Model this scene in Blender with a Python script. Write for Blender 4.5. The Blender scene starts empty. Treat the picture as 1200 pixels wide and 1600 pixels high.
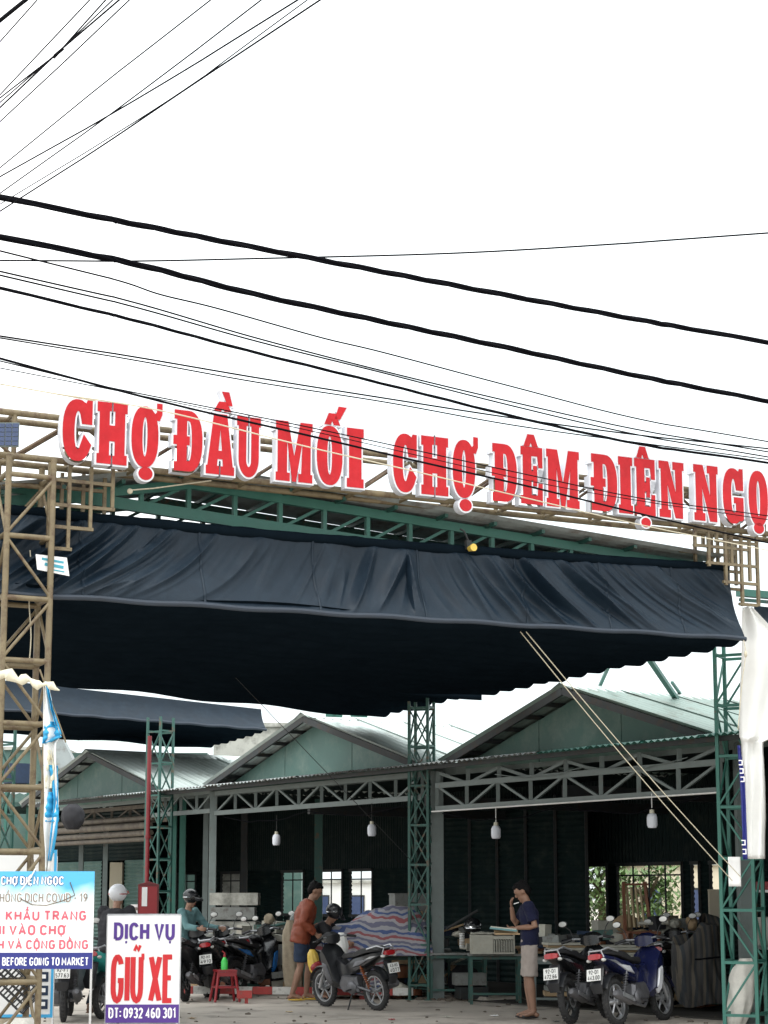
import bpy, math, random, unicodedata
from mathutils import Vector, Matrix, noise
from mathutils.geometry import tessellate_polygon
random.seed(7)
SC = bpy.context.scene
COL = SC.collection

# ---------------------------------------------------------------- camera
F_PX, PITCH, CAM_H = 2850.0, math.radians(9.0), 1.55
cd = bpy.data.cameras.new('camera'); cam = bpy.data.objects.new('camera', cd); COL.objects.link(cam)
cam.location = (0, 0, CAM_H); cam.rotation_euler = (math.radians(90) + PITCH, 0, 0)
cd.sensor_fit = 'AUTO'; cd.sensor_width = 36; cd.lens = F_PX / 1600 * 36
PCY = 1400 - F_PX * math.tan(PITCH)
cd.shift_y = (PCY - 800) / 1600
cd.clip_start = 0.1; cd.clip_end = 3000
SC.camera = cam

# ---------------------------------------------------------------- sky and light (overcast, exposed for the shade)
W = bpy.data.worlds.new('World'); SC.world = W; W.use_nodes = True
nt = W.node_tree; nt.nodes.clear()
out = nt.nodes.new('ShaderNodeOutputWorld'); bg = nt.nodes.new('ShaderNodeBackground')
sky = nt.nodes.new('ShaderNodeTexSky'); sky.sky_type = 'NISHITA'; sky.sun_disc = False
sky.sun_elevation = math.radians(58); sky.sun_rotation = math.radians(200); sky.dust_density = 4; sky.altitude = 0
hs = nt.nodes.new('ShaderNodeHueSaturation'); hs.inputs['Saturation'].default_value = 0.25
tc = nt.nodes.new('ShaderNodeTexCoord'); nz = nt.nodes.new('ShaderNodeTexNoise'); nz.inputs['Scale'].default_value = 2.2; nz.inputs['Detail'].default_value = 4
cr = nt.nodes.new('ShaderNodeValToRGB')
cr.color_ramp.elements[0].position = 0.35; cr.color_ramp.elements[0].color = (10.6, 11.9, 12.3, 1)
cr.color_ramp.elements[1].position = 0.62; cr.color_ramp.elements[1].color = (14.2, 14.3, 14.2, 1)
mx = nt.nodes.new('ShaderNodeMixRGB'); mx.inputs[0].default_value = 0.85
# overcast sky: luminance rises from the horizon to the zenith
sx = nt.nodes.new('ShaderNodeSeparateXYZ'); nt.links.new(tc.outputs['Generated'], sx.inputs[0])
zr = nt.nodes.new('ShaderNodeMapRange'); zr.inputs['From Min'].default_value = 0.0; zr.inputs['From Max'].default_value = 1.0; zr.inputs['To Min'].default_value = 0.68; zr.inputs['To Max'].default_value = 1.5
nt.links.new(sx.outputs['Z'], zr.inputs['Value'])
ml = nt.nodes.new('ShaderNodeVectorMath'); ml.operation = 'SCALE'
nt.links.new(tc.outputs['Generated'], nz.inputs['Vector']); nt.links.new(nz.outputs['Fac'], cr.inputs['Fac'])
nt.links.new(sky.outputs[0], hs.inputs['Color']); nt.links.new(hs.outputs[0], mx.inputs[1]); nt.links.new(cr.outputs[0], mx.inputs[2])
nt.links.new(mx.outputs[0], ml.inputs[0]); nt.links.new(zr.outputs[0], ml.inputs['Scale']); nt.links.new(ml.outputs[0], bg.inputs['Color']); bg.inputs['Strength'].default_value = 0.13
nt.links.new(bg.outputs[0], out.inputs['Surface'])
sl = bpy.data.lights.new('sun', 'SUN'); sl.energy = 0.9; sl.angle = math.radians(25); sl.color = (1.0, 0.97, 0.92)
sun = bpy.data.objects.new('sun', sl); COL.objects.link(sun); sun.rotation_euler = (math.radians(32), 0, math.radians(-20))
SC.view_settings.view_transform = 'Standard'; SC.view_settings.look = 'None'
SC.view_settings.exposure = 0.45; SC.view_settings.gamma = 1.0; SC.view_settings.use_curve_mapping = False
SC.cycles.max_bounces = 6; SC.cycles.diffuse_bounces = 3; SC.cycles.glossy_bounces = 3
SC.cycles.sample_clamp_indirect = 6

# ---------------------------------------------------------------- picture <-> place
def ray(px, py):
    a = (px - 600) / F_PX; c = (PCY - py) / F_PX
    return Vector((a, math.cos(PITCH) - math.sin(PITCH) * c, math.sin(PITCH) + math.cos(PITCH) * c))
CAM = Vector((0, 0, CAM_H))
def P(px, py, Y):
    d = ray(px, py); return CAM + d * (Y / d.y)
def G(px, py):
    d = ray(px, py); return CAM + d * (-CAM_H / d.z)
def PL(px, py, plane):                     # on a vertical plane (point, direction)
    pt, dr = plane; d = ray(px, py)
    n = Vector((-dr.y, dr.x, 0)); t = n.dot(Vector((pt.x, pt.y, 0)) - CAM) / n.dot(d)
    return CAM + d * t
def unit(x, y): return Vector((x, y, 0)).normalized()
def Z(p, z): return Vector((p.x, p.y, z))

# ---------------------------------------------------------------- materials
MATS = {}
def mat(name, col, rough=0.6, metal=0.0, var=0.12, scale=6.0, bump=0.15, bscale=40.0, col2=None, thr=0.5, sharp=0.08, spec=0.5, sheen=0.0):
    if name in MATS: return MATS[name]
    m = bpy.data.materials.new(name); m.use_nodes = True; n = m.node_tree; L = n.links
    b = n.nodes['Principled BSDF']; b.inputs['Roughness'].default_value = rough; b.inputs['Metallic'].default_value = metal
    b.inputs['Specular IOR Level'].default_value = spec
    if sheen: b.inputs['Sheen Weight'].default_value = sheen
    g = n.nodes.new('ShaderNodeNewGeometry')
    t = n.nodes.new('ShaderNodeTexNoise'); t.inputs['Scale'].default_value = scale; t.inputs['Detail'].default_value = 6; t.inputs['Roughness'].default_value = 0.62
    L.new(g.outputs['Position'], t.inputs['Vector'])
    r = n.nodes.new('ShaderNodeValToRGB')
    c1 = [max(0, c * (1 - var)) for c in col]; c2 = [min(1, c * (1 + var)) for c in col]
    r.color_ramp.elements[0].position = 0.3; r.color_ramp.elements[0].color = (*c1, 1)
    r.color_ramp.elements[1].position = 0.7; r.color_ramp.elements[1].color = (*c2, 1)
    L.new(t.outputs['Fac'], r.inputs['Fac']); o = r.outputs[0]
    if col2 is not None:                   # stains, rust, dirt with a shape of their own
        t2 = n.nodes.new('ShaderNodeTexNoise'); t2.inputs['Scale'].default_value = scale * 1.7; t2.inputs['Detail'].default_value = 8; t2.inputs['Roughness'].default_value = 0.7
        L.new(g.outputs['Position'], t2.inputs['Vector'])
        r2 = n.nodes.new('ShaderNodeValToRGB'); r2.color_ramp.elements[0].position = thr - sharp; r2.color_ramp.elements[1].position = thr + sharp
        L.new(t2.outputs['Fac'], r2.inputs['Fac'])
        x = n.nodes.new('ShaderNodeMixRGB'); x.inputs[2].default_value = (*col2, 1)
        L.new(r2.outputs[0], x.inputs[0]); L.new(o, x.inputs[1]); o = x.outputs[0]
    L.new(o, b.inputs['Base Color'])
    rr = n.nodes.new('ShaderNodeMapRange'); rr.inputs['To Min'].default_value = max(0.03, rough - 0.12); rr.inputs['To Max'].default_value = min(1, rough + 0.12)
    L.new(t.outputs['Fac'], rr.inputs['Value']); L.new(rr.outputs[0], b.inputs['Roughness'])
    if bump:
        t3 = n.nodes.new('ShaderNodeTexNoise'); t3.inputs['Scale'].default_value = bscale; t3.inputs['Detail'].default_value = 5
        L.new(g.outputs['Position'], t3.inputs['Vector'])
        bp = n.nodes.new('ShaderNodeBump'); bp.inputs['Strength'].default_value = bump; bp.inputs['Distance'].default_value = 0.01
        L.new(t3.outputs['Fac'], bp.inputs['Height']); L.new(bp.outputs[0], b.inputs['Normal'])
    MATS[name] = m; return m
def M(n): return MATS[n]
mat('rust_pipe', (.175, .137, .078), .55, 0, .22, 5, .2, 60, (.085, .05, .028), .58, .09)
mat('rust_dark', (.12, .08, .045), .6, 0, .2, 6, .2, 60, (.07, .035, .02), .55, .07)
mat('green_steel', (.022, .085, .07), .5, 0, .15, 4, .15, 60, (.10, .065, .04), .60, .05)
mat('teal_steel', (.035, .145, .115), .5, 0, .12, 4, .1, 60, (.10, .09, .07), .68, .05)
mat('grey_steel', (.135, .165, .16), .55, 0, .15, 5, .15, 60, (.14, .10, .08), .66, .06)
mat('dark_steel', (.03, .034, .036), .6, 0, .2, 5, .15, 40, (.045, .033, .025), .6, .1, .3)
mat('zinc_roof', (.44, .50, .48), .45, .1, .07, 1.3, .05, 20, (.30, .32, .29), .64, .1)
mat('zinc_green', (.20, .265, .24), .45, .1, .08, 1.3, .05, 20, (.15, .17, .145), .6, .1)
mat('zinc_old', (.30, .33, .33), .55, .2, .2, 1.5, .1, 20, (.16, .13, .11), .56, .1)
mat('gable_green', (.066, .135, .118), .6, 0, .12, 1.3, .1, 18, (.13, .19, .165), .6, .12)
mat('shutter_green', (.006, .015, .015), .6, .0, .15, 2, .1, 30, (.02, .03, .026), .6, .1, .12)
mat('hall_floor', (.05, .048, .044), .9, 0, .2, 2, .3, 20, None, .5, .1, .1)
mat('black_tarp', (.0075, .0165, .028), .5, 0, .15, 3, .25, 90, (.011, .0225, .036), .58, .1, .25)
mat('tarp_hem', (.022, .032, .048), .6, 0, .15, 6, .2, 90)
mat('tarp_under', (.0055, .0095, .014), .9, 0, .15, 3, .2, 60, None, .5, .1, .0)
mat('sign_white', (.66, .67, .72), .4, 0, .03, 3, .02, 30, (.62, .62, .62), .72, .1)
mat('sign_red', (.44, .010, .016), .45, 0, .14, 5, .03, 30, (.50, .018, .026), .6, .12, .25)
mat('cable_black', (.004, .004, .006), .8, 0, .1, 10, 0, 40, None, .5, .1, .05)
mat('blind_brown', (.13, .11, .085), .7, 0, .2, 3, .2, 40, (.07, .055, .045), .55, .1)
mat('rope_cream', (.55, .50, .38), .8, 0, .15, 30, .2, 200)
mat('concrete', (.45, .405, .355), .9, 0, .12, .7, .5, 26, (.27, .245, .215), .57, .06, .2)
mat('kerb_white', (.6, .6, .57), .8, 0, .1, 8, .2, 60, (.32, .30, .28), .6, .08)
mat('kerb_red', (.38, .05, .045), .7, 0, .15, 8, .2, 60, (.22, .08, .07), .6, .08)
mat('old_wall', (.42, .42, .38), .9, 0, .15, 1.2, .3, 20, (.17, .17, .15), .55, .1)
mat('cream_wall', (.62, .55, .42), .9, 0, .06, 1.2, .2, 20)
mat('plaster_white', (.72, .72, .70), .8, 0, .05, 2, .1, 20)
mat('black_plastic', (.018, .019, .022), .32, 0, .1, 8, .03, 60)
mat('tyre', (.022, .022, .023), .85, 0, .2, 20, .3, 120, (.07, .065, .06), .62, .1)
mat('chrome', (.62, .63, .65), .22, .9, .08, 8, .02)
mat('alloy', (.45, .46, .48), .38, .7, .12, 8, .05)
mat('engine_metal', (.14, .14, .15), .5, .6, .25, 12, .2)
mat('seat_black', (.02, .02, .022), .55, 0, .1, 10, .2, 150)
mat('paint_navy', (.009, .012, .05), .22, 0, .1, 6, .01, 40, (.05, .048, .05), .64, .1)
mat('paint_black', (.010, .011, .013), .2, 0, .1, 6, .01, 40, (.04, .038, .036), .62, .1)
mat('paint_white', (.62, .63, .66), .2, 0, .05, 6, .01)
mat('paint_maroon', (.05, .012, .018), .2, 0, .1, 6, .01)
mat('paint_blue', (.02, .16, .48), .2, 0, .1, 6, .01)
mat('paint_teal', (.03, .30, .27), .25, 0, .1, 6, .01)
mat('paint_orange', (.20, .055, .015), .3, 0, .1, 6, .01)
mat('lamp_red', (.34, .015, .02), .15, 0, .1, 10, 0)
mat('lamp_clear', (.62, .62, .6), .12, 0, .05, 10, 0)
mat('plate_white', (.72, .72, .70), .5, 0, .04, 10, .02)
mat('ink_black', (.02, .02, .02), .6, 0, 0, 5, 0)
mat('ink_navy', (.018, .024, .18), .5, 0, .05, 5, 0)
mat('ink_purple', (.065, .022, .20), .5, 0, .08, 5, 0)
mat('ink_red', (.48, .01, .016), .5, 0, .08, 5, 0)
mat('ink_pink', (.55, .10, .14), .5, 0, .08, 8, 0)
mat('ink_white', (.82, .82, .82), .5, 0, .02, 5, 0)
mat('ink_brown', (.22, .19, .16), .5, 0, .08, 5, 0)
mat('ink_teal', (.05, .32, .42), .5, 0, .08, 5, 0)
mat('board_white', (.70, .70, .70), .45, 0, .03, 4, .02, 30)
mat('board_blue', (.05, .36, .66), .5, 0, .1, 4, .02)
mat('cloth_blue', (.03, .33, .60), .7, 0, .1, 12, .1, 90)
mat('cloth_white', (.74, .74, .72), .8, 0, .05, 6, .15, 90)
mat('cloth_cream', (.70, .66, .52), .85, 0, .08, 12, .2, 90)
mat('skin', (.27, .15, .10), .55, 0, .08, 12, .05, 200)
mat('hair', (.005, .0045, .005), .7, 0, .2, 60, .4, 300, None, .5, .1, .15)
mat('navy_cotton', (.003, .005, .032), .9, 0, .12, 12, .3, 140)
mat('beige_cotton', (.36, .31, .28), .9, 0, .1, 12, .3, 140)
mat('orange_nylon', (.20, .040, .014), .6, 0, .15, 12, .3, 90)
mat('jeans', (.016, .03, .062), .9, 0, .2, 12, .3, 140)
mat('black_cloth', (.018, .018, .022), .85, 0, .15, 12, .3, 140)
mat('grey_teal_cloth', (.11, .22, .23), .85, 0, .12, 12, .3, 140)
mat('red_plastic', (.27, .014, .02), .35, 0, .08, 6, .03)
mat('cabinet_red', (.15, .010, .014), .4, 0, .12, 6, .05, 60, (.25, .03, .02), .66, .06)
mat('bottle_green', (.06, .60, .10), .3, 0, .05, 6, 0)
mat('bulb_white', (.66, .68, .74), .35, 0, .05, 6, 0)
mat('bulb_base', (.5, .48, .38), .4, 0, .05, 6, 0)
mat('yellow_plastic', (.70, .48, .08), .4, 0, .05, 6, 0)
mat('foam_box', (.42, .41, .35), .8, 0, .12, 8, .2, 50, (.38, .34, .27), .62, .1)
mat('cardboard', (.34, .24, .14), .9, 0, .15, 8, .2, 50)
mat('wood_brown', (.20, .075, .035), .6, 0, .2, 9, .2, 60)
mat('wood_pale', (.46, .36, .22), .75, 0, .15, 9, .2, 60)
mat('leaf', (.10, .17, .05), .6, 0, .35, 3, 0)
mat('bark', (.12, .09, .06), .9, 0, .2, 10, .3, 60)
mat('sack_white', (.62, .60, .55), .85, 0, .1, 14, .3, 60)
mat('mask_blue', (.06, .22, .50), .7, 0, .05, 10, 0)
mat('solar', (.05, .07, .14), .2, 0, .1, 6, 0)
mat('soil', (.12, .10, .08), .95, 0, .25, 6, .6, 40)
mat('table_top', (.20, .21, .20), .6, .1, .15, 6, .1, 40, (.10, .09, .08), .6, .1)
mat('beige_sack', (.30, .25, .18), .9, 0, .2, 12, .4, 60)

def gradient_board():                      # printed blue-to-white ground of the notice
    m = bpy.data.materials.new('printed_blue'); m.use_nodes = True; n = m.node_tree; L = n.links; b = n.nodes['Principled BSDF']
    t = n.nodes.new('ShaderNodeTexCoord'); s = n.nodes.new('ShaderNodeSeparateXYZ'); L.new(t.outputs['Object'], s.inputs[0])
    nn = n.nodes.new('ShaderNodeTexNoise'); nn.inputs['Scale'].default_value = 3.0; L.new(t.outputs['Object'], nn.inputs['Vector'])
    a = n.nodes.new('ShaderNodeMath'); a.operation = 'MULTIPLY_ADD'; a.inputs[1].default_value = .45; L.new(nn.outputs['Fac'], a.inputs[0]); L.new(s.outputs['Z'], a.inputs[2])
    r = n.nodes.new('ShaderNodeValToRGB'); e = r.color_ramp.elements
    e[0].position = .76; e[0].color = (.8, .82, .82, 1); e[1].position = 1.06; e[1].color = (.08, .40, .68, 1)
    k = r.color_ramp.elements.new(.9); k.color = (.42, .68, .80, 1)
    L.new(a.outputs[0], r.inputs['Fac']); L.new(r.outputs[0], b.inputs['Base Color']); b.inputs['Roughness'].default_value = .45
    MATS['printed_blue'] = m
gradient_board()
def stripes(name, cols, scale, axis='Z', dist=.6):
    m = bpy.data.materials.new(name); m.use_nodes = True; n = m.node_tree; L = n.links; b = n.nodes['Principled BSDF']
    t = n.nodes.new('ShaderNodeTexCoord'); s = n.nodes.new('ShaderNodeSeparateXYZ'); L.new(t.outputs['Object'], s.inputs[0])
    nn = n.nodes.new('ShaderNodeTexNoise'); nn.inputs['Scale'].default_value = 1.6; nn.inputs['Detail'].default_value = 4; L.new(t.outputs['Object'], nn.inputs['Vector'])
    a = n.nodes.new('ShaderNodeMath'); a.operation = 'MULTIPLY_ADD'; a.inputs[1].default_value = dist; L.new(nn.outputs['Fac'], a.inputs[0]); L.new(s.outputs[axis], a.inputs[2])
    f = n.nodes.new('ShaderNodeMath'); f.operation = 'MULTIPLY'; f.inputs[1].default_value = scale; L.new(a.outputs[0], f.inputs[0])
    g = n.nodes.new('ShaderNodeMath'); g.operation = 'FRACT'; L.new(f.outputs[0], g.inputs[0])
    r = n.nodes.new('ShaderNodeValToRGB'); r.color_ramp.interpolation = 'CONSTANT'; k = len(cols)
    r.color_ramp.elements[0].color = (*cols[0], 1); r.color_ramp.elements[1].position = 1 / k; r.color_ramp.elements[1].color = (*cols[1], 1)
    for i in range(2, k):
        q = r.color_ramp.elements.new(i / k); q.color = (*cols[i], 1)
    L.new(g.outputs[0], r.inputs['Fac']); L.new(r.outputs[0], b.inputs['Base Color']); b.inputs['Roughness'].default_value = .75
    MATS[name] = m
stripes('striped_tarp', [(.30, .29, .31), (.24, .07, .08), (.26, .26, .30), (.05, .08, .20), (.28, .28, .30), (.12, .12, .18)], 4.2, 'Z', .45)
stripes('dark_striped', [(.035, .035, .035), (.10, .085, .065), (.03, .035, .04), (.06, .055, .05)], 7.0, 'X', .10)

# ---------------------------------------------------------------- mesh helpers
class MB:
    def __init__(s): s.v = []; s.f = []
    def add(s, vs, fs, mtx=None):
        o = len(s.v)
        s.v += [(mtx @ Vector(v)) if mtx else Vector(v) for v in vs]
        s.f += [tuple(i + o for i in f) for f in fs]; return s
    def box(s, c, d, rot=None):
        x, y, z = (q / 2 for q in d)
        vs = [(-x, -y, -z), (x, -y, -z), (x, y, -z), (-x, y, -z), (-x, -y, z), (x, -y, z), (x, y, z), (-x, y, z)]
        m = Matrix.Translation(Vector(c))
        if rot: m = m @ rot
        return s.add(vs, [(0, 3, 2, 1), (4, 5, 6, 7), (0, 1, 5, 4), (1, 2, 6, 5), (2, 3, 7, 6), (3, 0, 4, 7)], m)
    def tube(s, pts, r, n=8, cap=True, squash=None):
        pts = [Vector(p) for p in pts]; rs = r if isinstance(r, (list, tuple)) else [r] * len(pts)
        o = len(s.v); up = None
        for i, p in enumerate(pts):
            a = pts[min(i + 1, len(pts) - 1)] - pts[max(i - 1, 0)]
            if a.length < 1e-9: a = Vector((0, 0, 1))
            a.normalize()
            if up is None:
                up = Vector((0, 0, 1)) if abs(a.z) < .9 else Vector((0, 1, 0))
            u = up - a * up.dot(a)
            if u.length < 1e-6: u = a.orthogonal()
            u.normalize(); w = a.cross(u); up = u
            for k in range(n):
                t = 2 * math.pi * k / n; sq = squash if squash else (1, 1)
                s.v.append(p + (u * math.cos(t) * sq[0] + w * math.sin(t) * sq[1]) * rs[i])
        for i in range(len(pts) - 1):
            for k in range(n):
                s.f.append((o + i * n + k, o + i * n + (k + 1) % n, o + (i + 1) * n + (k + 1) % n, o + (i + 1) * n + k))
        if cap:
            s.f.append(tuple(o + k for k in range(n))[::-1]); s.f.append(tuple(o + (len(pts) - 1) * n + k for k in range(n)))
        return s
    def ell(s, c, r, n=14, m=9, rot=None):
        vs = []; fs = []
        for i in range(m + 1):
            a = math.pi * i / m
            for k in range(n):
                b = 2 * math.pi * k / n
                vs.append((r[0] * math.sin(a) * math.cos(b), r[1] * math.sin(a) * math.sin(b), r[2] * math.cos(a)))
        for i in range(m):
            for k in range(n): fs.append((i * n + k, (i + 1) * n + k, (i + 1) * n + (k + 1) % n, i * n + (k + 1) % n))
        mt = Matrix.Translation(Vector(c))
        if rot: mt = mt @ rot
        return s.add(vs, fs, mt)
    def torus(s, c, R, r, axis='Y', n=28, m=8, wide=1.0):
        vs = []; fs = []
        for i in range(n):
            a = 2 * math.pi * i / n
            for k in range(m):
                b = 2 * math.pi * k / m; q = R + r * math.cos(b); h = r * math.sin(b) * wide
                vs.append((q * math.cos(a), h, q * math.sin(a)) if axis == 'Y' else (q * math.cos(a), q * math.sin(a), h))
        for i in range(n):
            for k in range(m): fs.append((i * m + k, i * m + (k + 1) % m, ((i + 1) % n) * m + (k + 1) % m, ((i + 1) % n) * m + k))
        return s.add(vs, fs, Matrix.Translation(Vector(c)))
    def prof(s, pts, w, inset=.85, bev=.35, y0=0):   # side profile in XZ, bulging to both sides along Y
        c = Vector((sum(p[0] for p in pts) / len(pts), 0, sum(p[1] for p in pts) / len(pts))); n = len(pts); o = len(s.v)
        for (yy, k) in ((-w, inset), (-w * (1 - bev), 1), (w * (1 - bev), 1), (w, inset)):
            for p in pts: s.v.append(Vector((c.x + (p[0] - c.x) * k, yy + y0, c.z + (p[1] - c.z) * k)))
        for j in range(3):
            for i in range(n): s.f.append((o + j * n + i, o + j * n + (i + 1) % n, o + (j + 1) * n + (i + 1) % n, o + (j + 1) * n + i))
        for (j, rev) in ((0, 0), (3, 1)):
            for t in tessellate_polygon([[Vector((p[0], p[1], 0)) for p in pts]]):
                t = t[::-1] if rev else t
                s.f.append(tuple(o + j * n + i for i in t))
        return s
    def grid(s, fn, nu, nv, thick=0):
        o = len(s.v)
        for i in range(nu + 1):
            for j in range(nv + 1): s.v.append(Vector(fn(i / nu, j / nv)))
        for i in range(nu):
            for j in range(nv): s.f.append((o + i * (nv + 1) + j, o + (i + 1) * (nv + 1) + j, o + (i + 1) * (nv + 1) + j + 1, o + i * (nv + 1) + j + 1))
        return s
    def poly(s, outer, holes, y0, y1):     # polygon in XZ with holes, extruded from y0 (front) to y1 (back)
        loops = [outer] + holes; o = len(s.v); flat = []
        for L in loops: flat += L
        n = len(flat)
        for yy in (y0, y1):
            for p in flat: s.v.append(Vector((p[0], yy, p[1])))
        for t in tessellate_polygon([[Vector((p[0], p[1], 0)) for p in L] for L in loops]):
            s.f.append(tuple(o + i for i in t)); s.f.append(tuple(o + n + i for i in t[::-1]))
        k = 0
        for L in loops:
            for i in range(len(L)):
                a = k + i; b = k + (i + 1) % len(L); s.f.append((o + a, o + b, o + n + b, o + n + a))
            k += len(L)
        return s
    def mesh(s, name, m, smooth=False, fix=True):
        me = bpy.data.meshes.new(name); me.from_pydata([tuple(v) for v in s.v], [], s.f); me.materials.append(M(m) if isinstance(m, str) else m)
        if fix:
            import bmesh
            b = bmesh.new(); b.from_mesh(me); bmesh.ops.recalc_face_normals(b, faces=b.faces); b.to_mesh(me); b.free()
        if smooth:
            me.polygons.foreach_set('use_smooth', [True] * len(me.polygons))
            try: me.set_sharp_from_angle(angle=math.radians(40))
            except Exception: pass
        me.update(); return me
    def build(s, name, m, parent=None, smooth=False, fix=True, solid=0):
        o = link(name, s.mesh(name, m, smooth, fix), parent)
        if solid:
            md = o.modifiers.new('t', 'SOLIDIFY'); md.thickness = solid; md.offset = 0
        return o
def link(name, data, parent=None):
    o = bpy.data.objects.new(name, data); COL.objects.link(o)
    if parent is not None: o.parent = parent
    return o
def tag(o, label, cat, group=None, kind=None):
    if label: o['label'] = label
    if cat: o['category'] = cat
    if group: o['group'] = group
    if kind: o['kind'] = kind
    return o
def thing(name, label, cat, loc=(0, 0, 0), rz=0.0, group=None):
    o = link(name, None); o.location = loc; o.rotation_euler = (0, 0, rz); o.empty_display_size = .1
    return tag(o, label, cat, group)
def setting(o, kind='structure'): o['kind'] = kind; return o
def tree_copy(o, parent=None):
    c = o.copy(); COL.objects.link(c); c.parent = parent
    for ch in list(o.children): tree_copy(ch, c)
    return c
UNIT = {}
def unit_mesh(shape, m):
    k = (shape, m)
    if k not in UNIT:
        b = MB()
        if shape == 'pipe': b.tube([(0, 0, 0), (0, 0, 1)], 1, 10)
        else: b.box((0, 0, .5), (2, 2, 1))
        UNIT[k] = b.mesh(shape, m, shape == 'pipe')
    return UNIT[k]
def bar(parent, name, a, b, r, m, shape='pipe', r2=None):     # one straight member as one object, sharing mesh data
    a = Vector(a); b = Vector(b); d = b - a
    o = link(name, unit_mesh(shape, m), parent)
    q = d.to_track_quat('Z', 'Y')
    o.matrix_local = Matrix.Translation(a) @ q.to_matrix().to_4x4() @ Matrix.Diagonal((r, r2 or r, d.length, 1))
    return o
def flat(parent, name, c, d, m, rot=None): return MB().box(c, d, rot).build(name, m, parent)

# ---------------------------------------------------------------- lettering: a stroke alphabet of flat ribbons
def arc(cx, cy, rx, ry, a0, a1, n=8):
    return [(cx + rx * math.cos(math.radians(a0 + (a1 - a0) * i / n)), cy + ry * math.sin(math.radians(a0 + (a1 - a0) * i / n))) for i in range(n + 1)]
GL = {
 'A': (.62, [[(0, 0), (.31, 1), (.62, 0)], [(.11, .32), (.51, .32)]]),
 'B': (.55, [[(0, 0), (0, 1), (.3, 1)] + arc(.3, .76, .2, .24, 90, -90) + [(0, .52)], [(.3, .52)] + arc(.3, .26, .24, .26, 90, -90) + [(0, 0)]]),
 'C': (.56, [arc(.29, .71, .28, .29, 20, 180) + arc(.29, .29, .28, .29, 180, 340)]),
 'D': (.58, [[(0, 0), (0, 1), (.25, 1)] + arc(.25, .68, .32, .32, 90, 0) + arc(.25, .32, .32, .32, 0, -90) + [(0, 0)]]),
 'E': (.48, [[(.48, 1), (0, 1), (0, 0), (.48, 0)], [(0, .52), (.42, .52)]]),
 'F': (.48, [[(.48, 1), (0, 1), (0, 0)], [(0, .52), (.42, .52)]]),
 'G': (.6, [arc(.29, .71, .28, .29, 25, 180) + arc(.29, .29, .28, .29, 180, 360) + [(.57, .46), (.33, .46)]]),
 'H': (.56, [[(0, 0), (0, 1)], [(.56, 0), (.56, 1)], [(0, .5), (.56, .5)]]),
 'I': (.0, [[(0, 0), (0, 1)]]),
 'K': (.58, [[(0, 0), (0, 1)], [(.54, 1), (.04, .42)], [(.2, .6), (.58, 0)]]),
 'M': (.72, [[(0, 0), (0, 1), (.36, .3), (.72, 1), (.72, 0)]]),
 'N': (.58, [[(0, 0), (0, 1), (.58, 0), (.58, 1)]]),
 'O': (.58, [arc(.29, .70, .29, .30, 0, 180) + arc(.29, .30, .29, .30, 180, 360) + [(.58, .70)]]),
 'P': (.53, [[(0, 0), (0, 1), (.3, 1)] + arc(.3, .74, .23, .26, 90, -90) + [(0, .48)]]),
 'R': (.55, [[(0, 0), (0, 1), (.3, 1)] + arc(.3, .75, .22, .25, 90, -90) + [(0, .5)], [(.25, .5), (.56, 0)]]),
 'T': (.56, [[(0, 1), (.56, 1)], [(.28, .98), (.28, 0)]]),
 'U': (.56, [[(0, 1)] + arc(.28, .29, .28, .29, 180, 360) + [(.56, 1)]]),
 'V': (.6, [[(0, 1), (.3, 0), (.6, 1)]]),
 'X': (.6, [[(0, 0), (.6, 1)], [(0, 1), (.6, 0)]]),
 'S': (.52, [arc(.26, .745, .25, .255, 20, 270) + arc(.26, .245, .25, .245, 90, -160)]),
 'W': (.8, [[(0, 1), (.2, 0), (.4, .75), (.6, 0), (.8, 1)]]),
 'Y': (.58, [[(0, 1), (.29, .45), (.58, 1)], [(.29, .45), (.29, 0)]]),
 '0': (.48, [arc(.24, .72, .24, .28, 0, 180) + arc(.24, .28, .24, .28, 180, 360) + [(.48, .72)]]),
 '1': (.26, [[(0, .8), (.22, 1), (.22, 0)]]),
 '2': (.48, [arc(.24, .74, .24, .26, 170, -20) + [(0, 0), (.5, 0)]]),
 '3': (.48, [arc(.22, .75, .24, .25, 150, -80) + arc(.22, .26, .26, .26, 80, -150)]),
 '4': (.52, [[(.52, .26), (0, .26), (.38, 1), (.38, 0)]]),
 '5': (.48, [[(.46, 1), (.06, 1), (.02, .55)] + arc(.22, .31, .26, .31, 100, -150)]),
 '6': (.48, [[(.40, .98)] + arc(.24, .55, .24, .4, 120, 180, 3) + arc(.24, .28, .24, .28, 180, 540, 12)]),
 '7': (.48, [[(0, 1), (.48, 1), (.16, 0)]]),
 '8': (.48, [arc(.24, .76, .21, .24, 270, -90, 14), arc(.24, .26, .25, .26, 90, -270, 14)]),
 '9': (.48, [arc(.24, .72, .24, .28, 0, 360, 12) + [(.48, .5), (.12, .02)]]),
 '-': (.26, [[(0, .45), (.26, .45)]]), ':': (.0, [[(0, .12), (0, .26)], [(0, .58), (0, .72)]]), '.': (.0, [[(0, -.06), (0, .08)]]), ' ': (.2, []),
}
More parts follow.
